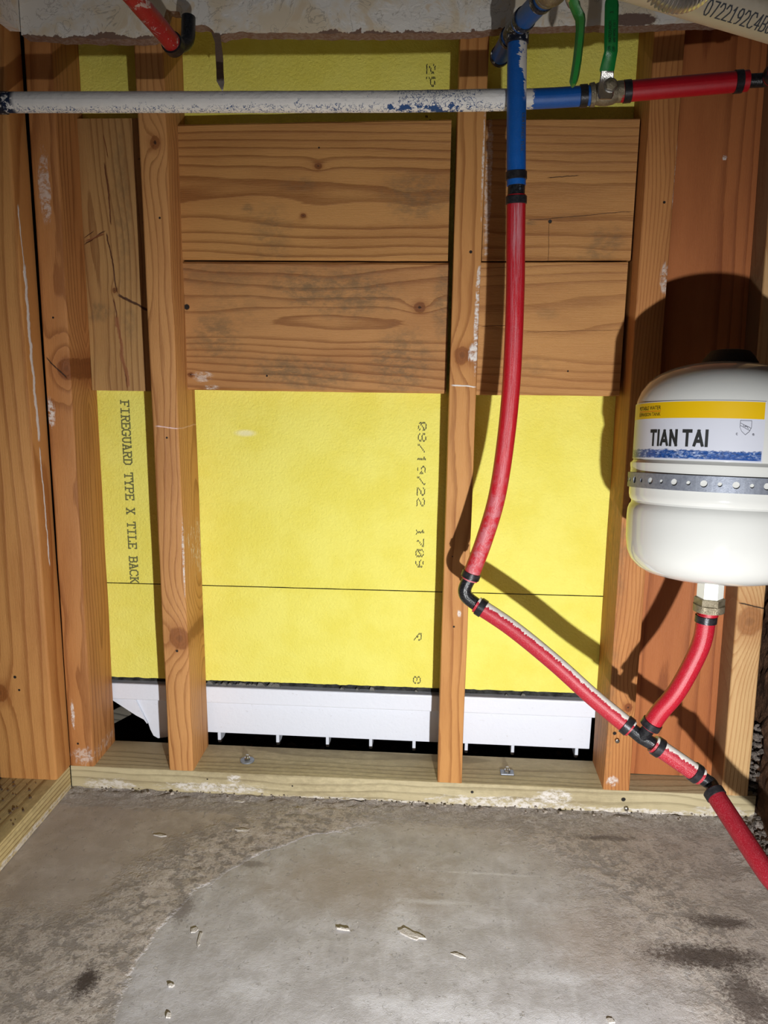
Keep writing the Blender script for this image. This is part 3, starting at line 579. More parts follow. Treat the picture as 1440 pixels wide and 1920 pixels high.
# (lumber cross axes: first wx then wy in x,y,z order of the remaining axes)
def board(name, x0, x1, y0, y1, z0, z1, mat, label, seed, lean=(0, 0, 0, 0), rad=.05):
    """lean: z shift of (bottom left, bottom right, top left, top right)"""
    nx_, nz_ = 14, 8; V, F = [], []
    def pt(u, v, y): 
        zb = z0+lean[0]*(1-u)+lean[1]*u; zt = z1+lean[2]*(1-u)+lean[3]*u
        x = x0+(x1-x0)*u; z = zb+(zt-zb)*v
        if v in (0, 1): z += .03*mnoise.noise(Vector((x*.5, seed, v*3)))
        return (x, y, z)
    for i in range(nx_+1):
        u = i/nx_
        for (v, y) in ((0, y0+rad), (rad/(z1-z0), y0), (1-rad/(z1-z0), y0), (1, y0+rad), (1, y1), (0, y1)): V.append(pt(u, v, y))
    m = 6
    for i in range(nx_):
        for j in range(m): F.append((i*m+j, i*m+(j+1) % m, (i+1)*m+(j+1) % m, (i+1)*m+j))
    F += [tuple(range(m)), tuple(range(nx_*m, (nx_+1)*m))]
    o = fixn(mesh(name, V, F, mat)); return tag(o, label, 'board', None)
board('blocking_board', -14.72, .42, 2.0, 3.48, 32.06, 39.32, m_b1, 'wide pine blocking board, upper of the middle pair, two small dark knots', 1, (0, 0, -.08, .1), .09)
board('blocking_board', -14.72, .50, 2.0, 3.48, 24.72, 31.97, m_b2, 'wide pine blocking board, lower of the middle pair, grey stained with round knot', 2, (0, 0, 0, 0), .12)
board('blocking_board', 2.28, 10.34, 1.6, 3.1, 32.06, 39.28, m_b3, 'blocking board behind the upright pipe, upper one at right, cracked across', 3, (-.03, .03, 0, 0))
board('blocking_board', 2.22, 10.22, 1.6, 3.1, 24.70, 31.98, m_b4, 'blocking board behind the upright pipe, lower one at right, fine grained', 4, (0, .05, -.03, .03))
V, F = lumber((-20.7, 2.7, 24.58), (-20.7, 2.7, 39.75), 4.5, .75, .05, 9, .02)
o = mesh('blocking_board', V, F, m_lblock); fixn(o); autosmooth(o, 50); tag(o, 'upright weathered board at left with forked bark cracks', 'board')
V, F = lumber((12.15, 2.0, 1.55), (12.15, 2.0, 49), 7.2, .75, .03, 10, .02)
o = mesh('backing_board', V, F, m_panel); fixn(o); autosmooth(o, 50); tag(o, 'reddish upright wood panel behind the expansion tank', 'panel')

# ------------------------------------------------------------------ yellow wallboard with print
def wallboard(z0, z1, ragged, label, slope=0.0):
    xs_ = [-22+i*.2 for i in range(171)]; V, F, MI = [], [], []
    for x in xs_:
        zb = z0+slope*(x+20)+(.05*mnoise.fractal(Vector((x*1.7, 1, 1)), .7, 2, 4) if ragged else .012*mnoise.noise(Vector((x, 4, 1))))
        zt = z1+slope*(x+20); V += [(x, 3.5, zb), (x, 3.5, zt), (x, 4.1, zb+.02), (x, 4.1, zt)]
    for i in range(len(xs_)-1):
        a, c_ = i*4, i*4+4; F += [(a, c_, c_+1, a+1), (a+2, a+3, c_+3, c_+2), (a, a+2, c_+2, c_), (a+1, c_+1, c_+3, a+3)]; MI += [0, 0, 1, 1]
    k = 4*(len(xs_)-1); F += [(0, 1, 3, 2), (k, k+2, k+3, k+1)]; MI += [1, 1]
    o = mesh('wallboard', V, F, None, mats=[m_yel, m_gyp], midx=MI, origin=(0, 3.5, z0)); return tag(o, label, 'wallboard')
wb = wallboard(12.40, 49, False, 'large yellow wallboard sheet behind the studs, printed lettering', .003)
wb2 = wallboard(5.99, 12.34, True, 'low yellow wallboard strip below the seam, ragged bottom edge', .003)
V, F = on_wall_down(strokes('FIREGUARD TYPE X TILE BACK', .446, .5, .08), -19.28, 23.95, 3.485)
mesh('lettering', [(x+(24-z)*.006, y-.00008*(i//4), z) for i, (x, y, z) in enumerate(V)], F, m_ink2, wb)['label'] = 'grey stencilled lettering'
V, F = on_wall_down(dots('08/19/22', .66, .52, .9, 3), -1.06, 22.9, 3.485); mesh('date_stamp', V, F, m_ink, wb)['label'] = 'dotted black date stamp'
V, F = on_wall_down(dots('1709', .66, .52, .9, 4), -1.06, 16.4, 3.485); mesh('time_stamp', V, F, m_ink, wb)['label'] = 'dotted black time stamp'
V, F = on_wall_down(dots('2P08/1R', .66, .52, .8, 5), -1.0, 42.6, 3.485); mesh('date_stamp', V, F, m_ink, wb)['label'] = 'dotted black stamp at the top'
V, F = on_wall_down(dots('R', .66, .5, .7, 8), -1.06, 9.65, 3.485); mesh('date_stamp', V, F, m_ink, wb2)
V, F = on_wall_down(dots('8', .66, .5, .75, 9), -1.06, 6.75, 3.485); mesh('date_stamp', V, F, m_ink, wb2)
v, f = box(-21.9, 12, 4.2, 4.4, 5.45, 8); o = mesh('gap_shade_strip', v, f, m_gapshade); tag(o, 'black membrane strip added as shade in the gap above the tub rim', 'filler')  # dark sheet added where the gap is only in shade
rnd = random.Random(3); t = thing('mortar_crumbs', 'grey mortar crumbs in the gap under the ragged wallboard edge', 'mortar', (-12.4, 4, 5.5)); t['kind'] = 'stuff'
parts = []
for k in range(26):
    x = rnd.uniform(-14.7, -9.6) if k < 20 else rnd.uniform(-9, 9); s = rnd.uniform(.07, .2); z = 5.52
    q = [(x-s*rnd.uniform(.8, 1.8), z), (x+s*rnd.uniform(.8, 1.8), z), (x+s*rnd.uniform(.2, .9), z+s*1.3), (x-s*rnd.uniform(.2, .9), z+s*1.5)]; parts.append(prism(q, 3.85+rnd.uniform(0, .1), 4.15))
V, F = join(*parts); o = fixn(mesh('crumbs', V, F, plain('grey_mortar', srgb(120, 118, 112), .9, var=.7, scale=5, bump=.5), t)); o['kind'] = 'stuff'

# ------------------------------------------------------------------ bathtub behind the wall
t = thing('bathtub', 'back of a white bathtub showing below the yellow wallboard', 'bathtub', (-4, 6, 0))
V, F = box(-22.2, 14.5, 3.62, 30, 4.36, 5.48); bevel(fixn(mesh('rim', V, F, m_tub, t)), .09, 3)
a, c_ = P(270, 1368, 4.2), P(1108, 1403, 4.2)
V, F = prism([(-17.6, 2.0), (10.42, 1.93), (10.45, 4.38), (-17.6, 4.38)], 4.2, 4.45); bevel(fixn(mesh('apron', V, F, m_tub, t)), .05, 2)
q = [P(*p, 4.0) for p in ((205, 1306), (252, 1307), (276, 1357), (270, 1349), (255, 1341), (218, 1317), (205, 1309))]
V, F = prism([(p.x, p.z) for p in q], 3.98, 4.12); fixn(mesh('corner_gusset', V, F, m_tub, t))
q = [P(*p, 4.1) for p in ((252, 1306), (330, 1307), (330, 1376), (312, 1383), (296, 1385), (287, 1380), (281, 1368), (277, 1356))]
V, F = prism([(p.x, p.z) for p in q], 4.13, 4.4); bevel(fixn(mesh('foot', V, F, m_tub, t)), .04)
for px in (409, 518, 611, 692, 773, 871, 958, 1078):
    x = P(px, 1388+px*.012, 4.7).x
    prof = [(4.6, 2.3), (4.6, 1.25), (4.72, 1.02), (5.0, .98), (5.6, 1.1), (9, 1.9), (9, 2.3)]
    V = [(x, y, z) for y, z in prof] + [(x+.22, y, z) for y, z in prof]; n = len(prof)
    F = [tuple(range(n)), tuple(reversed(range(n, 2*n)))] + [(i, i+n, (i+1) % n+n, (i+1) % n) for i in range(n)]; bevel(fixn(mesh('rib', V, F, m_tub, t)), .05)
V, F = box(-15.5, 10.2, 9, 29, 1.9, 4.36); fixn(mesh('basin', V, F, m_tub, t))
p0 = P(205, 1348, 7.5); V, F = box(-1.6, 1.6, -.45, .45, -.45, .45)
V = [(p0.x+.2+x*.86-z*.5, 7.5+y, p0.z+.2+x*.5+z*.86) for x, y, z in V]
o = fixn(mesh('wood_offcut', V, F, wood('wood_offcut_grey', 'X', srgb(110, 104, 92), srgb(48, 46, 40), (0, 0), 6, 70, amp=.9))); bevel(o, .05); tag(o, 'weathered grey wood offcut in the dark below the tub corner', 'wood')
# leaf litter in the void
rnd = random.Random(8); parts = []
for k in range(240):
    x, y, s = rnd.uniform(-20, 14), rnd.uniform(4, 14), rnd.uniform(.1, .35); z = -.75+rnd.uniform(.2, .7); a = rnd.uniform(0, 3)
    V = [(x+s*math.cos(a+k2)*(1 if k2 % 2 else .5), y+s*math.sin(a+k2), z+rnd.uniform(-.1, .15)) for k2 in (0, 1.6, 3.1, 4.7)]; parts.append((V+[(x, y, z-.2)], [(0, 1, 2, 3), (0, 4, 1), (1, 4, 2), (2, 4, 3), (3, 4, 0)]))
V, F = join(*parts); o = mesh('leaf_litter', V, F, plain('dry_litter', srgb(96, 66, 44), .9, var=.8, scale=1, col2=srgb(30, 24, 20))); tag(o, 'dry brown litter on the soil under the bathtub', 'litter', kind='stuff')

# rubble between right stud and masonry
rnd = random.Random(5); parts = []
def lump(c, s, rnd):
    V, F = [], []; n, m = 6, 5
    for i in range(m+1):
        for j in range(n):
            a, e = 2*math.pi*j/n, math.pi*i/m; q = s*rnd.uniform(.7, 1.15); V.append((c[0]+q*math.sin(e)*math.cos(a), c[1]+q*math.sin(e)*math.sin(a), c[2]+q*.7*math.cos(e)))
    for i in range(m):
        for j in range(n): F.append((i*n+j, i*n+(j+1) % n, (i+1)*n+(j+1) % n, (i+1)*n+j))
    return V, F
for k in range(150):
    h = rnd.random()**1.8*4.2; parts.append(lump((rnd.uniform(18.95, 19.6), rnd.uniform(.2, 2.4)*(1-h*.1), 1.5+h), rnd.uniform(.07, .24), rnd))
for k in range(110): parts.append(lump((rnd.uniform(18.6, 19.6), rnd.uniform(-4.5, .0), .1+rnd.random()*.25), rnd.uniform(.06, .2), rnd))
V, F = join(*parts); o = fixn(mesh('rubble', V, F, m_rub)); tag(o, 'grey and black rubble heaped between the right stud and the masonry', 'rubble', kind='stuff')
# crumbs on the left plate
parts = [lump((rnd.uniform(-25.3, -22.4), rnd.uniform(-9, -2.2), 1.52), rnd.uniform(.03, .1), rnd) for k in range(60)]
V, F = join(*parts); o = fixn(mesh('crumbs', V, F, plain('brown_crumbs', srgb(104, 82, 62), .9, var=.8, scale=3))); tag(o, 'brown crumbs scattered on the left bottom plate', 'debris', kind='stuff')
parts = [lump((rnd.uniform(-21.5, 19), rnd.uniform(-.7, -.05), .12+rnd.random()*.12), rnd.uniform(.02, .07)*(1+(k % 9 == 0)), rnd) for k in range(150)]
V, F = join(*parts); o = fixn(mesh('mortar_crust', V, F, plain('pale_crust', srgb(196, 186, 174), .9, var=.9, scale=3, bump=.5, col2=srgb(110, 92, 78)))); tag(o, 'pale mortar crumbs along the foot of the back plate', 'mortar', kind='stuff')

# ------------------------------------------------------------------ fasteners
for (x, y, lab, sp_) in ((-11.45, 1.55, 'left one, between the second and middle studs', 0), (4.9, 1.45, 'right one, between the middle and fourth studs', 1)):
    t = thing('anchor_bolt', 'anchor bolt with washer in the plate, '+lab, 'bolt', (x, y, 1.5))
    if sp_ == 0: lobj('washer', (x, y, 1.5), (0, 0, 1), [(0, .44), (.07, .44), (.08, .41)], m_galv, t, 32)
    else: V, F = box(x-.42, x+.42, y-.3, y+.3, 1.5, 1.6); bevel(fixn(mesh('washer', V, F, m_galv, t)), .06)
    lobj('nut', (x, y, 1.58), (0, 0, 1), [(0, .2), (.16, .2), (.18, .17)], m_steel, t, 6); lobj('bolt_shank', (x, y, 1.6), (0, 0, 1), [(0, .1), (.3, .1), (.32, .07)], m_steel, t, 16)
for (c_, lab) in ((P(1156, 1386, -.05), 'small screw driven into the foot of the fourth stud'), (P(1173, 1513, -.05), 'small screw in the face of the bottom plate, right of centre')):
    o = lobj('screw', c_, (.1, -1, -.25), [(0, .05), (.12, .05), (.14, .13), (.2, .14), (.24, .1), (.25, .04)], m_steel, None, 20); tag(o, lab, 'screw')

# ------------------------------------------------------------------ pipes
OD = .4375
def ring(parent, c, ax, wdt=.36, rad=None, mat=None, name='crimp_ring'):
    r = rad or OD+.055
    return lobj(name, Vector(c)-Vector(ax).normalized()*wdt/2, ax, [(0, r-.05), (.02, r), (wdt-.02, r), (wdt, r-.05)], mat or m_ring, parent, 32)
def at(path, s):        # point and direction at s inches along
    L = 0
    for a, c_ in zip(path, path[1:]):
        d = (c_-a).length
        if L+d >= s: return a.lerp(c_, (s-L)/d), (c_-a).normalized()
        L += d
    return path[-1], (path[-1]-path[-2]).normalized()
def plen(p): return sum((c_-a).length for a, c_ in zip(p, p[1:]))
def pipe(name, pts, mat, label, rings=(), rad=OD, n=14, lump_=0, ringmat=None, cat='pipe', ref=(0, -1, 0)):
    path = spline(pts, n); t = thing(name, label, cat, tuple(path[0] if path[0].z < path[-1].z else path[-1]))
    tubeobj('pipe_body', path, rad, mat, t, lump=lump_, ref=ref); L = plen(path)
    for s in rings:
        c_, d = at(path, s if s >= 0 else L+s); ring(t, c_, d, mat=ringmat)
    return t, path
YH = -4.5
wh = [P(-30, 193, YH), P(20, 192, YH), P(300, 191.5, YH), P(600, 191, YH), P(780, 190, YH), P(960, 187, YH)]
pipe('water_pipe', wh, m_white, 'level pipe coated in white plaster, crossing the studs', n=60, lump_=.007, rad=OD+.03)
bh = [P(960, 187, YH), P(1040, 183.5, YH), P(1107, 179, YH)]
pipe('water_pipe', bh, m_blue_h, 'short level blue pipe between the upright pipe and ball valve', (-.32,))
rh = [P(1163, 172.5, YH), P(1280, 162, YH-.05), P(1402, 151.5, YH-.1)]
pipe('water_pipe', rh, m_red_h, 'level bright red pipe right of the ball valve', (.3, -.42), rad=OD+.01)
e0, e1 = P(1396, 152, YH-.1), P(1436, 150, YH-.15)
t = thing('pipe_elbow', 'black plastic elbow at the right edge, on the level red pipe', 'fitting', tuple(e0))
tubeobj('elbow_body', spline([e0, e0.lerp(e1, .7), e1+Vector((0, -.1, 0)), e1+Vector((.1, -.9, 0))], 8), .3, m_plastic, t, ref=(0, 0, 1))
s_ = e1+Vector((.1, -.5, 0))
pipe('water_pipe', [s_, s_+Vector((.15, -4, .1)), s_+Vector((.3, -12, .2))], m_red_h, 'red pipe coming forward at the upper right edge', (.3,), ref=(0, 0, 1))
t = thing('pipe_elbow', 'black fitting on the left end of the plastered pipe', 'fitting', tuple(P(2, 193, YH)))
ring(t, P(3, 193, YH), (1, 0, 0), .45, OD+.07, m_ringw); tubeobj('elbow_body', spline([P(6, 193, YH), P(-20, 193, YH), P(-30, 190, YH-1)], 6), OD-.1, m_plastic, t, ref=(0, 0, 1))

# ball valve on the level run
vc = P(1136, 175, YH); t = thing('ball_valve', 'level ball valve between blue and red pipe, green lever standing up', 'valve', tuple(vc))
ax = (P(1163, 172.5, YH)-P(1107, 179, YH)).normalized()
lobj('valve_body', vc-ax*.75, ax, [(0, .36), (.02, .5), (.22, .52), (.26, .44), (.34, .46), (.45, .5), (.75, .54), (1.05, .5), (1.15, .46), (1.24, .44), (1.28, .46), (1.5, .46), (1.52, .36)], m_brass, t, 24)
ring(t, vc+ax*.7, ax, .14, OD-.02, m_chip, 'thread_tape')
lobj('stem', vc+Vector((0, -.3, 0)), (0, -1, 0), [(0, .3), (.45, .3), (.5, .2), (.6, .2)], m_brass, t, 24)
lobj('washer', vc+Vector((0, -1.05, .02)), (0, -1, 0), [(0, .3), (.05, .3), (.06, .27)], m_steel, t, 32)
lobj('nut', vc+Vector((0, -1.1, .02)), (0, -1, 0), [(0, .24), (.12, .24), (.14, .19)], m_brass, t, 6); lobj('stem_tip', vc+Vector((0, -1.2, .02)), (0, -1, 0), [(0, .12), (.1, .12), (.11, .1)], m_brass, t, 16)
def lever(rows, thick):
    """rows of (left pixel, right pixel, y pixel, depth): a bent flat bar with eased edges"""
    V, F = [], []; m = 8
    for (l, r_, y, Y) in rows:
        a, c_ = P(l, y, Y), P(r_, y, Y); h = thick/2; d = (c_-a); e = d*min(.25, h/d.length*.7)
        V += [tuple(q) for q in (a+Vector((0, -h*.3, 0)), a+e+Vector((0, -h, 0)), c_-e+Vector((0, -h, 0)), c_+Vector((0, -h*.3, 0)), c_+Vector((0, h*.3, 0)), c_-e+Vector((0, h, 0)), a+e+Vector((0, h, 0)), a+Vector((0, h*.3, 0)))]
    for i in range(len(rows)-1):
        for j in range(m): F.append((i*m+j, i*m+(j+1) % m, (i+1)*m+(j+1) % m, (i+1)*m+j))
    F += [tuple(range(m)), tuple(range((len(rows)-1)*m, len(rows)*m))]; return V, F
V, F = lever([(1124, 1146, 186, -5.5), (1121, 1150, 180, -5.5), (1121, 1151, 166, -5.5), (1124, 1151, 152, -5.5), (1126, 1151, 140, -5.6), (1127, 1151, 130, -5.7), (1131, 1152, 115, -5.95)], .11)
lev = autosmooth(fixn(mesh('lever', V, F, m_steel, t)), 40)
V, F = lever([(1125, 1151, 134, -5.66), (1124.5, 1152, 130, -5.72), (1129, 1155, 112, -6.0), (1133, 1158, 96, -6.2), (1133, 1158.5, 70, -6.25), (1133.5, 1159, 40, -6.3), (1134, 1160, 10, -6.35), (1135, 1159, 2, -6.37), (1138, 1156, -4, -6.38), (1144, 1151, -7, -6.38)], .24)
grip = autosmooth(fixn(mesh('grip', V, F, m_green, lev)), 40)
def up_text(s, px, py0, py1, hpx, Y, par, bold=0.0):
    a, c_ = P(px, py0, Y), P(px, py1, Y); L = (c_-a).length; ht = hpx/1500*(Y+44.6)*1.03
    V, F = text_vf(s, L, ht, bold); d = (c_-a).normalized(); up_ = Vector((-1, 0, 0)); up_ = (up_-d*up_.dot(d)).normalized()
    mesh('lettering', [tuple(a+d*x+up_*(y-ht/2)) for x, y in V], [tuple(reversed(f)) for f in F], m_ink, par)
up_text('MATCO-NORCA', 1144, 79, 31, 5, -6.42, lev); up_text('600 WOG 150 SWP', 1152, 79, 28, 4.4, -6.42, lev)
up_text('ON', 1142, 95, 87, 4.6, -6.38, lev); up_text('OFF', 1151, 97, 87, 4.2, -6.38, lev); up_text('3/4', 1147, 25, 13, 6, -6.45, lev)

# upright blue pipe, tee above it, run into the wall
vb = [P(970, 62, -5.4), P(969, 150, -5.4), P(968, 250, -5.4), P(968, 348, -5.4)]
pipe('water_pipe', vb, m_blue_v, 'upright blue pipe at top, streaked with white plaster', (-.42,), n=20)
V, F = text_vf('CERTIFIED TUBING  ASTM F876  LAST', 4.2, .16, .01)
zt = P(968, 220, -5.4).z
mesh('lettering', [(3.32+.437*math.sin(.62+ (y-.1)/.437), -5.4-.445*math.cos(.62+(y-.1)/.437), 33.6+ (37.6-33.6) - x*.93-.05) for x, y in V], F, m_ink3, bpy.data.objects['water_pipe.004'] if 'water_pipe.004' in bpy.data.objects else None)
jc = P(968, 357, -5.4); t = thing('pipe_coupling', 'black coupling joining the blue pipe to the red pipe below', 'fitting', tuple(jc-Vector((0, 0, .4))))
lobj('coupling_body', jc-Vector((0, 0, .34)), (0, 0, 1), [(0, .4), (.68, .4)], m_plastic, t, 32)
rv = [P(968, 366, -5.4), P(967, 450, -5.35), P(966, 550, -5.3), P(960, 700, -5.15), P(949, 820, -5.0), P(932, 930, -4.8), P(907, 1015, -4.6), P(880, 1086, -4.5)]
pipe('water_pipe', rv, m_red_v, 'long upright red pipe curving left to the elbow', (.22, -.25), n=16)
# elbow
ea, eb, ec = P(884, 1078, -4.5), P(866, 1113, -4.5), P(898, 1137, -4.6)
t = thing('pipe_elbow', 'black plastic elbow in front of the middle stud', 'fitting', tuple(eb))
tubeobj('elbow_body', spline([ea, ea.lerp(eb, .62), eb.lerp(ea, .12).lerp(ec, .12), eb.lerp(ec, .38), ec], 8), .345, m_plastic, t)
# sloping pipe to tee
tc = P(1203, 1383, -7.6)
dg = [P(893, 1133, -4.6), P(960, 1178, -5.1), P(1040, 1243, -5.9), P(1110, 1306, -6.6), P(1184, 1367, -7.4)]
tp, pth = pipe('water_pipe', dg, m_red_d, 'sloping red pipe with white plaster along its top', (.3, -.25), n=20)
t = thing('pipe_tee', 'black plastic tee joining the three red pipes below the tank', 'fitting', tuple(tc))
tubeobj('tee_body', [dg[-1], tc, P(1236, 1401, -7.75)], .33, m_plastic, t); bt = P(1219, 1362, -7.8)
tubeobj('branch', [tc, tc.lerp(bt, .5), bt], .32, m_plastic, t)
tk = [P(1217, 1364, -7.8), P(1238, 1334, -7.9), P(1268, 1298, -8), P(1298, 1245, -8), P(1317, 1200, -8), P(1325, 1152, -8)]
pipe('water_pipe', tk, m_red_t, 'curved red pipe rising from the tee to the tank', (.2, -.22), rad=OD, n=12)
sh = [P(1224, 1394, -7.75), P(1268, 1424, -7.9), P(1314, 1456, -8.0)]
pipe('water_pipe', sh, m_red_s, 'short red pipe between the tee and lower elbow', (.3, -.32), n=12)
t = thing('pipe_elbow', 'black elbow where the pipe turns toward the floor, lower right', 'fitting', tuple(P(1330, 1472, -8.1)))
l0, l1 = P(1311, 1454, -8.0), P(1333, 1470, -8.1); pe = Vector((13.55, -8.6, 6.35)); q2 = P(1342, 1492, -8.9)
tubeobj('elbow_body', spline([l0, l0.lerp(l1, .6), l1, q2], 8), .33, m_plastic, t, ref=(0, 0, 1))
nf_ = [P(1336, 1482, -8.6), P(1382, 1553, -10.3), P(1440, 1640, -12.4), P(1530, 1760, -15), Vector((14.8, -24, 1.4)), Vector((15.2, -40, .5))]
pipe('water_pipe', nf_, m_red_n, 'dusty red pipe running forward from the lower elbow to the right', (.2,), n=12, ref=(0, 0, 1), rad=OD+.01)

# blue run above: from the wall toward the viewer
ba, bb_, bc = P(938, 106, -.9), P(965, 55, -5.4), P(1016, 0, -8.8)
dirb = (bb_-ba).normalized()
t = thing('pipe_tee', 'dark tee at the top where blue pipes meet, spattered with plaster', 'fitting', tuple(bb_))
tubeobj('tee_body', [bb_-dirb*1.1, bb_, bb_.lerp(bc, .35)], .42, m_ringw, t, ref=(0, 0, 1)); tubeobj('branch', [bb_, bb_+(vb[0]-bb_)*1.0+Vector((.05, 0, -.45))], .41, m_ringw, t)
ring(t, P(970, 72, -5.4), (0, 0, 1), .45, OD+.07, m_ringw)
pipe('water_pipe', [P(936, 108, -.7), bb_-dirb*.9], m_blue, 'short blue pipe entering the wall behind the top tee', (.35, -.3), ref=(0, 0, 1), ringmat=m_ringw)
pipe('water_pipe', [bb_.lerp(bc, .25), bc, bc+(bc-bb_)*.1], m_blue, 'blue pipe coming forward from the top tee', (.4, -.35), ref=(0, 0, 1), ringmat=m_ringw)
# second valve, mostly above the frame, with its lever hanging down
v2 = bc+(bc-bb_)*.35; d2 = (bc-bb_).normalized()
t = thing('ball_valve', 'upper ball valve with a bent green lever hanging down at top', 'valve', tuple(v2))
lobj('valve_body', v2-d2*.75, d2, [(0, .36), (.02, .5), (.22, .52), (.26, .44), (.45, .58), (.75, .62), (1.05, .58), (1.24, .44), (1.28, .46), (1.5, .46), (1.52, .36)], m_brass, t, 24)
lobj('stem', v2+Vector((.3, 0, 0)), (1, 0, 0), [(0, .3), (.45, .3), (.5, .2), (.7, .2)], m_brass, t, 24)
V, F = lever([(1040, 1062, -55, -9.8), (1045, 1062, -30, -9.4), (1056, 1073, -12, -8.9), (1061, 1078, 4, -8.5), (1066, 1083, 14, -8.3)], .3)
lv2 = autosmooth(fixn(mesh('lever', V, F, m_steel, t)), 40)
V, F = lever([(1064, 1087, 4, -8.5), (1068, 1088, 12, -8.4), (1074, 1096, 27, -8.2), (1079, 1097.5, 38, -8.15), (1080, 1096, 55, -8.1), (1078, 1094, 80, -8.0), (1074, 1090, 115, -7.9), (1070, 1086, 140, -7.85), (1068, 1083, 152, -7.8), (1070, 1080, 159, -7.8), (1073, 1077, 161, -7.8)], .5)
autosmooth(fixn(mesh('grip', V, F, m_green2, lv2)), 50)

# red pipe coming out of the wall, upper left
ra = P(324, 82, -3.6); k = (ra.z-26.8)
rc = P(262, 8, -6.9); 
pipe('water_pipe', [ra, ra.lerp(rc, .5)+Vector((0, 0, .03)), rc, rc+(rc-ra)*1.5], m_red_c, 'red pipe splashed with white, coming forward at upper left', (), ref=(0, 0, 1))
t = thing('pipe_elbow', 'black elbow behind the plaster edge, holding the splashed red pipe', 'fitting', tuple(ra))
dr = (ra-rc).normalized(); ring(t, ra+dr*.05, dr, .5, OD+.08)
tubeobj('elbow_body', spline([ra, ra+dr*.25, ra+Vector((.42, .9, .45)), ra+Vector((.45, 1.2, 1.6))], 6), .34, m_plastic, t, ref=(0, 0, 1))

# ------------------------------------------------------------------ expansion tank
TX, TY, TR = 12.85, -8.0, 3.9; LEAN = (math.radians(-7), math.radians(1.2), 0)
TZ = -.15
t = thing('expansion_tank', 'cream expansion tank at right with printed label', 'tank', (TX, TY, 16.3))
prof = [(16.95, .6), (16.97, 1.5), (17.05, 2.3), (17.2, 2.9), (17.45, 3.35), (17.8, 3.65), (18.2, 3.82), (18.8, 3.9), (19.8, 3.92), (20.1, 3.9), (20.3, 3.84), (20.42, 3.76), (20.5, 3.76), (20.62, 3.84), (20.8, 3.88), (22.0, 3.88), (22.12, 3.9), (22.25, 3.9), (22.34, 3.82), (22.4, 3.78), (22.5, 3.8), (23.5, 3.8), (24.7, 3.8), (25.1, 3.76), (25.5, 3.62), (25.9, 3.38), (26.25, 3.0), (26.55, 2.45), (26.75, 1.8), (26.86, 1.2), (26.9, .7)]
o = lobj('shell', (TX, TY, 0), (0, 0, 1), prof, m_tank, t, 128, 30)
lobj('cap', (TX+.15, TY, 26.8), (0, 0, 1), [(0, 1.25), (.15, 1.2), (.45, 1.0), (.62, .85), (.68, .6)], m_cap, t, 48)
def cyl(pts, r, z0): return [(TX+r*math.sin(a), TY-r*math.cos(a), z0+z) for a, z in pts]
RL = 3.8; A0, A1 = math.radians(-112), math.radians(6)
def patch(name, a0, a1, z0, z1, r, mat, par, n=60):
    V, F, U = [], [], []
    for i in range(n+1):
        a = a0+(a1-a0)*i/n
        for z in (z0, z1): V.append((TX+r*math.sin(a), TY-r*math.cos(a), z)); U.append(((a-a0)*r, z-z0))
    for i in range(n): F.append((i*2, i*2+2, i*2+3, i*2+1))
    o = mesh(name, V, F, mat, par, uv=U, smooth=True); return o
lab = patch('label', A0, A1, 22.42, 24.93, RL+.012, m_label, t); lab['label'] = 'white printed label'
patch('colour_band', A0, A1-.01, 24.2, 24.9, RL+.0135, m_band, lab)['label'] = 'yellow band'
patch('wave_picture', A0, A1-.015, 22.45, 23.1, RL+.0135, m_wave, lab)['label'] = 'blue water picture'
def on_tank(s, a0, a1, z0, z1, bold, mat, par, name='lettering', shear=0):
    V, F = text_vf(s, (a1-a0)*RL, z1-z0, bold, 3)
    return mesh(name, [(TX+(RL+.018)*math.sin(a0+x/RL), TY-(RL+.018)*math.cos(a0+x/RL), z0+y) for x, y in V], F, mat, par)
R_ = math.radians
BLOCK = {'T': (.36, [[(0, 1), (1, 1)], [(.5, 1), (.5, 0)]]), 'I': (.001, [[(.5, 1), (.5, 0)]]), 'A': (.38, [[(0, 0), (.5, 1.0), (1, 0)], [(.24, .28), (.76, .28)]]), 'N': (.32, [[(0, 0), (0, 1), (1, 0), (1, 1)]])}
V, F = [], []; cx_, th_, hh_ = 0.0, .145, .73
for ch in 'TIAN TAI':
    if ch == ' ': cx_ += .2; continue
    wd_, pls = BLOCK[ch]
    for pl in pls:
        for a, e in zip(pl, pl[1:]):
            ax, ay, bx, by = cx_+a[0]*wd_, th_/2+a[1]*(hh_-th_), cx_+e[0]*wd_, th_/2+e[1]*(hh_-th_); L = math.hypot(bx-ax, by-ay)
            ux, uy = (bx-ax)/L*th_/2, (by-ay)/L*th_/2; ax, ay, bx, by = ax-ux, ay-uy, bx+ux, by+uy; m = max(1, math.ceil(L/.08)); n = len(V)
            for q in range(m+1):
                px_, py_ = ax+(bx-ax)*q/m, ay+(by-ay)*q/m; V += [(px_-uy, py_+ux), (px_+uy, py_-ux)]
            F += [(n+2*q, n+2*q+1, n+2*q+3, n+2*q+2) for q in range(m)]
    cx_ += wd_+.19
tot = cx_-.19; a0 = R_(-67.5); kx_ = (R_(-27.5)-a0)*RL/tot
mesh('lettering', [(TX+(RL+.022)*math.sin(a0+x*kx_/RL), TY-(RL+.022)*math.cos(a0+x*kx_/RL), 22.99+min(.73, max(0, y))) for x, y in V], F, m_ink, lab)['label'] = 'bold black lettering'
on_tank('POTABLE WATER', R_(-85), R_(-60), 24.58, 24.75, .01, m_ink, lab); on_tank('EXPANSION TANK', R_(-85), R_(-60), 24.31, 24.47, .01, m_ink, lab)
on_tank('POTABLE WATER', R_(-85), R_(-60), 24.58, 24.75, .01, m_ink, lab); on_tank('EXPANSION TANK', R_(-85), R_(-60), 24.31, 24.47, .01, m_ink, lab)
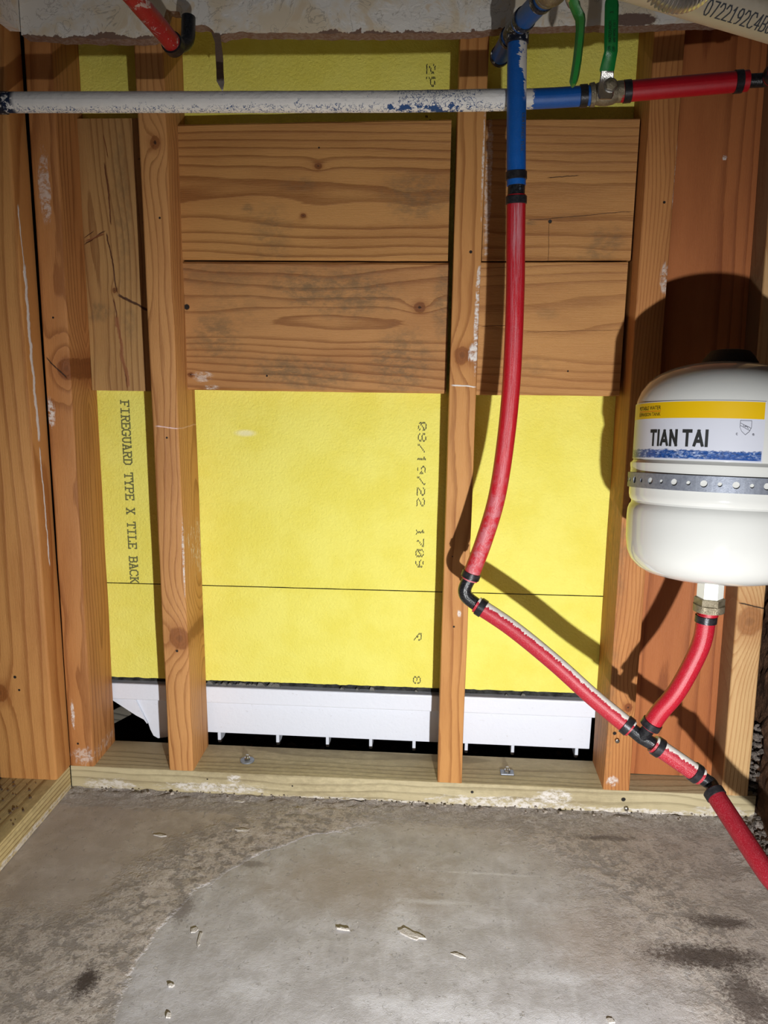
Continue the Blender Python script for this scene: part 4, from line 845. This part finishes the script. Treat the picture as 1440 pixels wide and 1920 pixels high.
patch('red_rule', R_(-85), R_(-60), 24.51, 24.535, RL+.016, plain('red_ink', srgb(190, 60, 20), .5), lab, 12)
# shield mark
sh_o = [(-.22, .3), (.22, .3), (.22, .02), (.15, -.14), (0, -.28), (-.15, -.14), (-.22, .02)]
V, F = [], []
def seg2(a, c_, th=.016):
    L = math.hypot(c_[0]-a[0], c_[1]-a[1]); ux, uy = (c_[0]-a[0])/L*th/2, (c_[1]-a[1])/L*th/2; n = len(V)
    V.extend([(a[0]-uy, a[1]+ux), (a[0]+uy, a[1]-ux), (c_[0]+uy, c_[1]-ux), (c_[0]-uy, c_[1]+ux)]); F.append((n, n+1, n+2, n+3))
for a, c_ in zip(sh_o, sh_o[1:]+sh_o[:1]): seg2(a, c_)
seg2((-.22, .2), (.2, 0)); seg2((-.22, .1), (.16, -.1))
V2, F2 = text_vf('UPC', .26, .08, .01); n = len(V); ca, sa = math.cos(-.42), math.sin(-.42)
V += [((x-.13)*ca-(y-.0)*sa, (x-.13)*sa+(y-.0)*ca+.02) for x, y in V2]; F += [tuple(i+n for i in f) for f in F2]
for s, ox in (('c', -.36), ('®', .27)):
    V2, F2 = text_vf(s, None, .09, .01); n = len(V); V += [(x+ox, y-.3) for x, y in V2]; F += [tuple(i+n for i in f) for f in F2]
a0 = R_(-5.5); mesh('shield_mark', [(TX+(RL+.03)*math.sin(a0+x/RL), TY-(RL+.03)*math.cos(a0+x/RL), 23.82+y) for x, y in V], F, plain('thin_grey_ink', srgb(90, 92, 100), .5), lab)
lobj('nipple', (TX, TY, 15.7), (0, 0, 1), [(0, .42), (.3, .42), (.31, .58), (1.3, .58)], m_nip, t, 6)
lobj('thread', (TX, TY, 15.55), (0, 0, 1), [(0, .5), (.06, .54), (.12, .5), (.18, .54), (.24, .5), (.4, .5)], m_nip, t, 32)
c0 = P(1329, 1146, -8); t2 = thing('union_nut', 'metal union nut under the tank, above the curved red pipe', 'fitting', tuple(c0))
lobj('nut', (TX, TY, 15.33), (0, 0, 1), [(0, .62), (.02, .7), (.34, .7), (.36, .62)], m_brass, t2, 32); lobj('hex', (TX, TY, 15.68), (0, 0, 1), [(0, .68), (.3, .68), (.34, .6)], m_brass, t2, 6)
ring(t2, (TX, TY, 15.22), (0, 0, 1), .22, .45, m_red_t, 'red_collar')

# perforated strap round the tank
V, F = [], []; r1, r2 = 3.93, 3.97; cell = .62; ncell = int(2*math.pi*r2/cell); cell = 2*math.pi*r2/ncell; zc, hh = 21.46, .335; N = 16
def wrap(s, z, r): a = s/r2; return (TX+r*math.sin(a), TY-r*math.cos(a), z)
for k in range(ncell):
    s0 = k*cell; hr = .15 if k % 2 else .095; base = len(V)
    for j in range(N):
        a = 2*math.pi*j/N; cx_, sx_ = math.cos(a), math.sin(a); q = min((cell/2)/abs(cx_) if abs(cx_) > 1e-6 else 9, hh/abs(sx_) if abs(sx_) > 1e-6 else 9)
        if j % 4 == 2: px_, pz_ = math.copysign(cell/2, cx_), math.copysign(hh, sx_)
        else: px_, pz_ = cx_*q, sx_*q
        V += [wrap(s0+px_, zc+pz_, r2), wrap(s0+cx_*hr, zc+sx_*hr, r2), wrap(s0+cx_*hr, zc+sx_*hr, r1), wrap(s0+px_, zc+pz_, r1)]
    for j in range(N):
        a, c_ = base+j*4, base+((j+1) % N)*4; F += [(a, c_, c_+1, a+1), (a+1, c_+1, c_+2, a+2), (a+3, a+2, c_+2, c_+3)]
        if abs(V[a][2]-V[c_][2]) < 1e-6: F.append((a, a+3, c_+3, c_))
t.location.z += TZ*I; t.rotation_euler = LEAN          # the tank leans back into the bay
o = fixn(mesh('hanging_strap', V, F, m_galv, origin=(TX, TY, 16.3))); o.rotation_euler = LEAN; o.location.z += TZ*I; tag(o, 'perforated galvanised steel strap round the tank', 'strap')

# ------------------------------------------------------------------ vent pipe and flexible hose, upper right
p1, p2 = P(1160, -78, -12), P(1500, 22, -12); dv = (p2-p1).normalized(); RP = 1.19
path = spline([p1-dv*13, p1, p2, p2+dv*5], 14); tv = thing('vent_pipe', 'thick cream plastic pipe with a printed serial number, upper right corner', 'pipe', tuple(p2))
tubeobj('pipe_body', path, RP, m_pvc, tv, seg=64)
V, F = strokes('0722192C4B0', .315, .52, .06)
pa = P(1326, -8, -12); nrm = Vector((0, -1, 0)); nrm = (nrm-dv*nrm.dot(dv)).normalized(); upv = dv.cross(nrm); upv = upv if upv.z > 0 else -upv
sa_ = (pa-p1).dot(dv)
STROKE['B'] = [[(0,0),(0,6),(2.6,6),(3.3,5.2),(3.3,3.9),(2.6,3.2),(0,3.2)],[(2.6,3.2),(3.5,2.4),(3.5,.8),(2.6,0),(0,0)]]
V, F = strokes('0722192C4B0', .228, .56, .046, .06)
AT = -1.24                                   # angle round the pipe of the line's foot
mesh('lettering', [tuple(p1+dv*(sa_+x)+(nrm*math.cos(AT+y/RP)+upv*math.sin(AT+y/RP))*(RP+.01)) for x, y in V], F, m_ink3, tv)
hc = P(1272, -58, -15.5); pts = []; rads = []
for i in range(241):
    a = math.pi*(1.0+i/240); pts.append(hc+Vector((1.05*math.cos(a), .25*math.cos(a), 1.05*math.sin(a)+.25))); rads.append(.42+.07*math.cos(i/240*2*math.pi*30))
V, F, U = tube(pts, .4, rads=rads, seg=32); o = mesh('flexible_hose', V, F, plain('stainless_hose', srgb(206, 204, 200), .25, .65)); autosmooth(o, 60); tag(o, 'corrugated stainless flexible hose, its loop touching the vent pipe at top', 'hose')

# ------------------------------------------------------------------ chips of plaster on the floor
def chip(px, py, poly, label, h=.07, rot=0):
    d = fw + rt*(px-720)/FPX - up*(py-960)/FPX; c_ = Vector(CAM + d*(.03-CAM[2])/d[2]); z = max(.0, floor_h(c_.x, c_.y))
    n = len(poly); ca, sa = math.cos(rot), math.sin(rot)
    pl = []
    for i in range(n):
        a, e = poly[i], poly[(i+1) % n]
        for k2 in range(4):
            q = (a[0]+(e[0]-a[0])*k2/4, a[1]+(e[1]-a[1])*k2/4); j = .07*mnoise.noise(Vector((q[0]*9, q[1]*9, px)))
            pl.append((q[0]*(1+j)+j*.3, q[1]*(1+j)+j*.3))
    n = len(pl); T = lambda x, y: (c_.x+x*ca-y*sa, c_.y+x*sa+y*ca)
    V = [(*T(x, y), z-.03) for x, y in pl]+[(*T(x*.94, y*.94), z+h*(.7+.5*mnoise.noise(Vector((x*4, y*4, 1))))) for x, y in pl]
    F = [tuple(reversed(range(n))), tuple(range(n, 2*n))]+[(i, (i+1) % n, (i+1) % n+n, i+n) for i in range(n)]
    o = fixn(mesh('plaster_chip', V, F, m_chip)); tag(o, label, 'chip'); return o
chip(770, 1752, [(-.62, .25), (-.3, .42), (.1, .2), (.5, .0), (.75, -.22), (.4, -.22), (.3, -.36), (-.05, -.22), (-.5, .05)], 'largest white plaster chip on the floor, at centre')
chip(857, 1790, [(-.3, .1), (.0, .12), (.25, -.02), (.42, -.14), (.1, -.1), (-.15, .02)], 'thin pale chip right of the largest one', .05)
chip(372, 1762, [(-.08, .5), (.06, .52), (.07, .1), (.16, -.3), (.1, -.5), (0, -.2), (-.03, .1)], 'narrow upright sliver of plaster left of centre', .05)
chip(364, 1744, [(-.2, .12), (.05, .22), (.17, .1), (.1, -.1), (-.12, -.14)], 'small chip above the narrow sliver', .04)
chip(643, 1741, [(-.35, .06), (-.1, .04), (.3, -.02), (.36, -.1), (.05, -.08), (-.3, -.02)], 'thin pale stick lying left of the largest chip', .1)
chip(1145, 1914, [(-.15, .12), (.1, .14), (.18, -.05), (-.1, -.12)], 'chip at the very bottom right of centre', .07)
chip(320, 1847, [(-.14, .03), (0, .1), (.15, .03), (.1, -.08), (-.08, -.08)], 'small round chip at lower left of centre', .08)
chip(316, 1903, [(-.1, .14), (.08, .1), (.12, -.12), (-.08, -.12)], 'small chip at the bottom edge, left', .07)
chip(448, 1502, [(-.35, .05), (0, .12), (.34, .02), (.2, -.12), (-.25, -.1)], 'flat white flake close to the plate, left of centre', .06)
chip(300, 1566, [(-.4, .05), (0, .12), (.4, .02), (.1, -.1)], 'pale flake on the brown concrete below the second stud', .04)
chip(455, 1556, [(-.5, .05), (-.1, .14), (.4, .1), (.3, -.06), (-.3, -.08)], 'long pale flake in front of the left bolt', .04)

# repeats of one kind share a group
GROUPS = {'stud': 'wall studs of the open framing', 'board': 'blocking boards between the studs', 'plate': 'bottom plates on the slab', 'pipe': 'plastic water pipes', 'fitting': 'pipe fittings',
          'valve': 'ball valves at the top', 'bolt': 'anchor bolts in the bottom plate', 'screw': 'small screws low on the framing', 'chip': 'plaster chips on the floor', 'wallboard': 'yellow wallboard sheets'}
for o in bpy.data.objects:
    c = o.get('category')
    if c in GROUPS and not o.name.startswith(('backing_board', 'vent_pipe')): o['group'] = GROUPS[c]
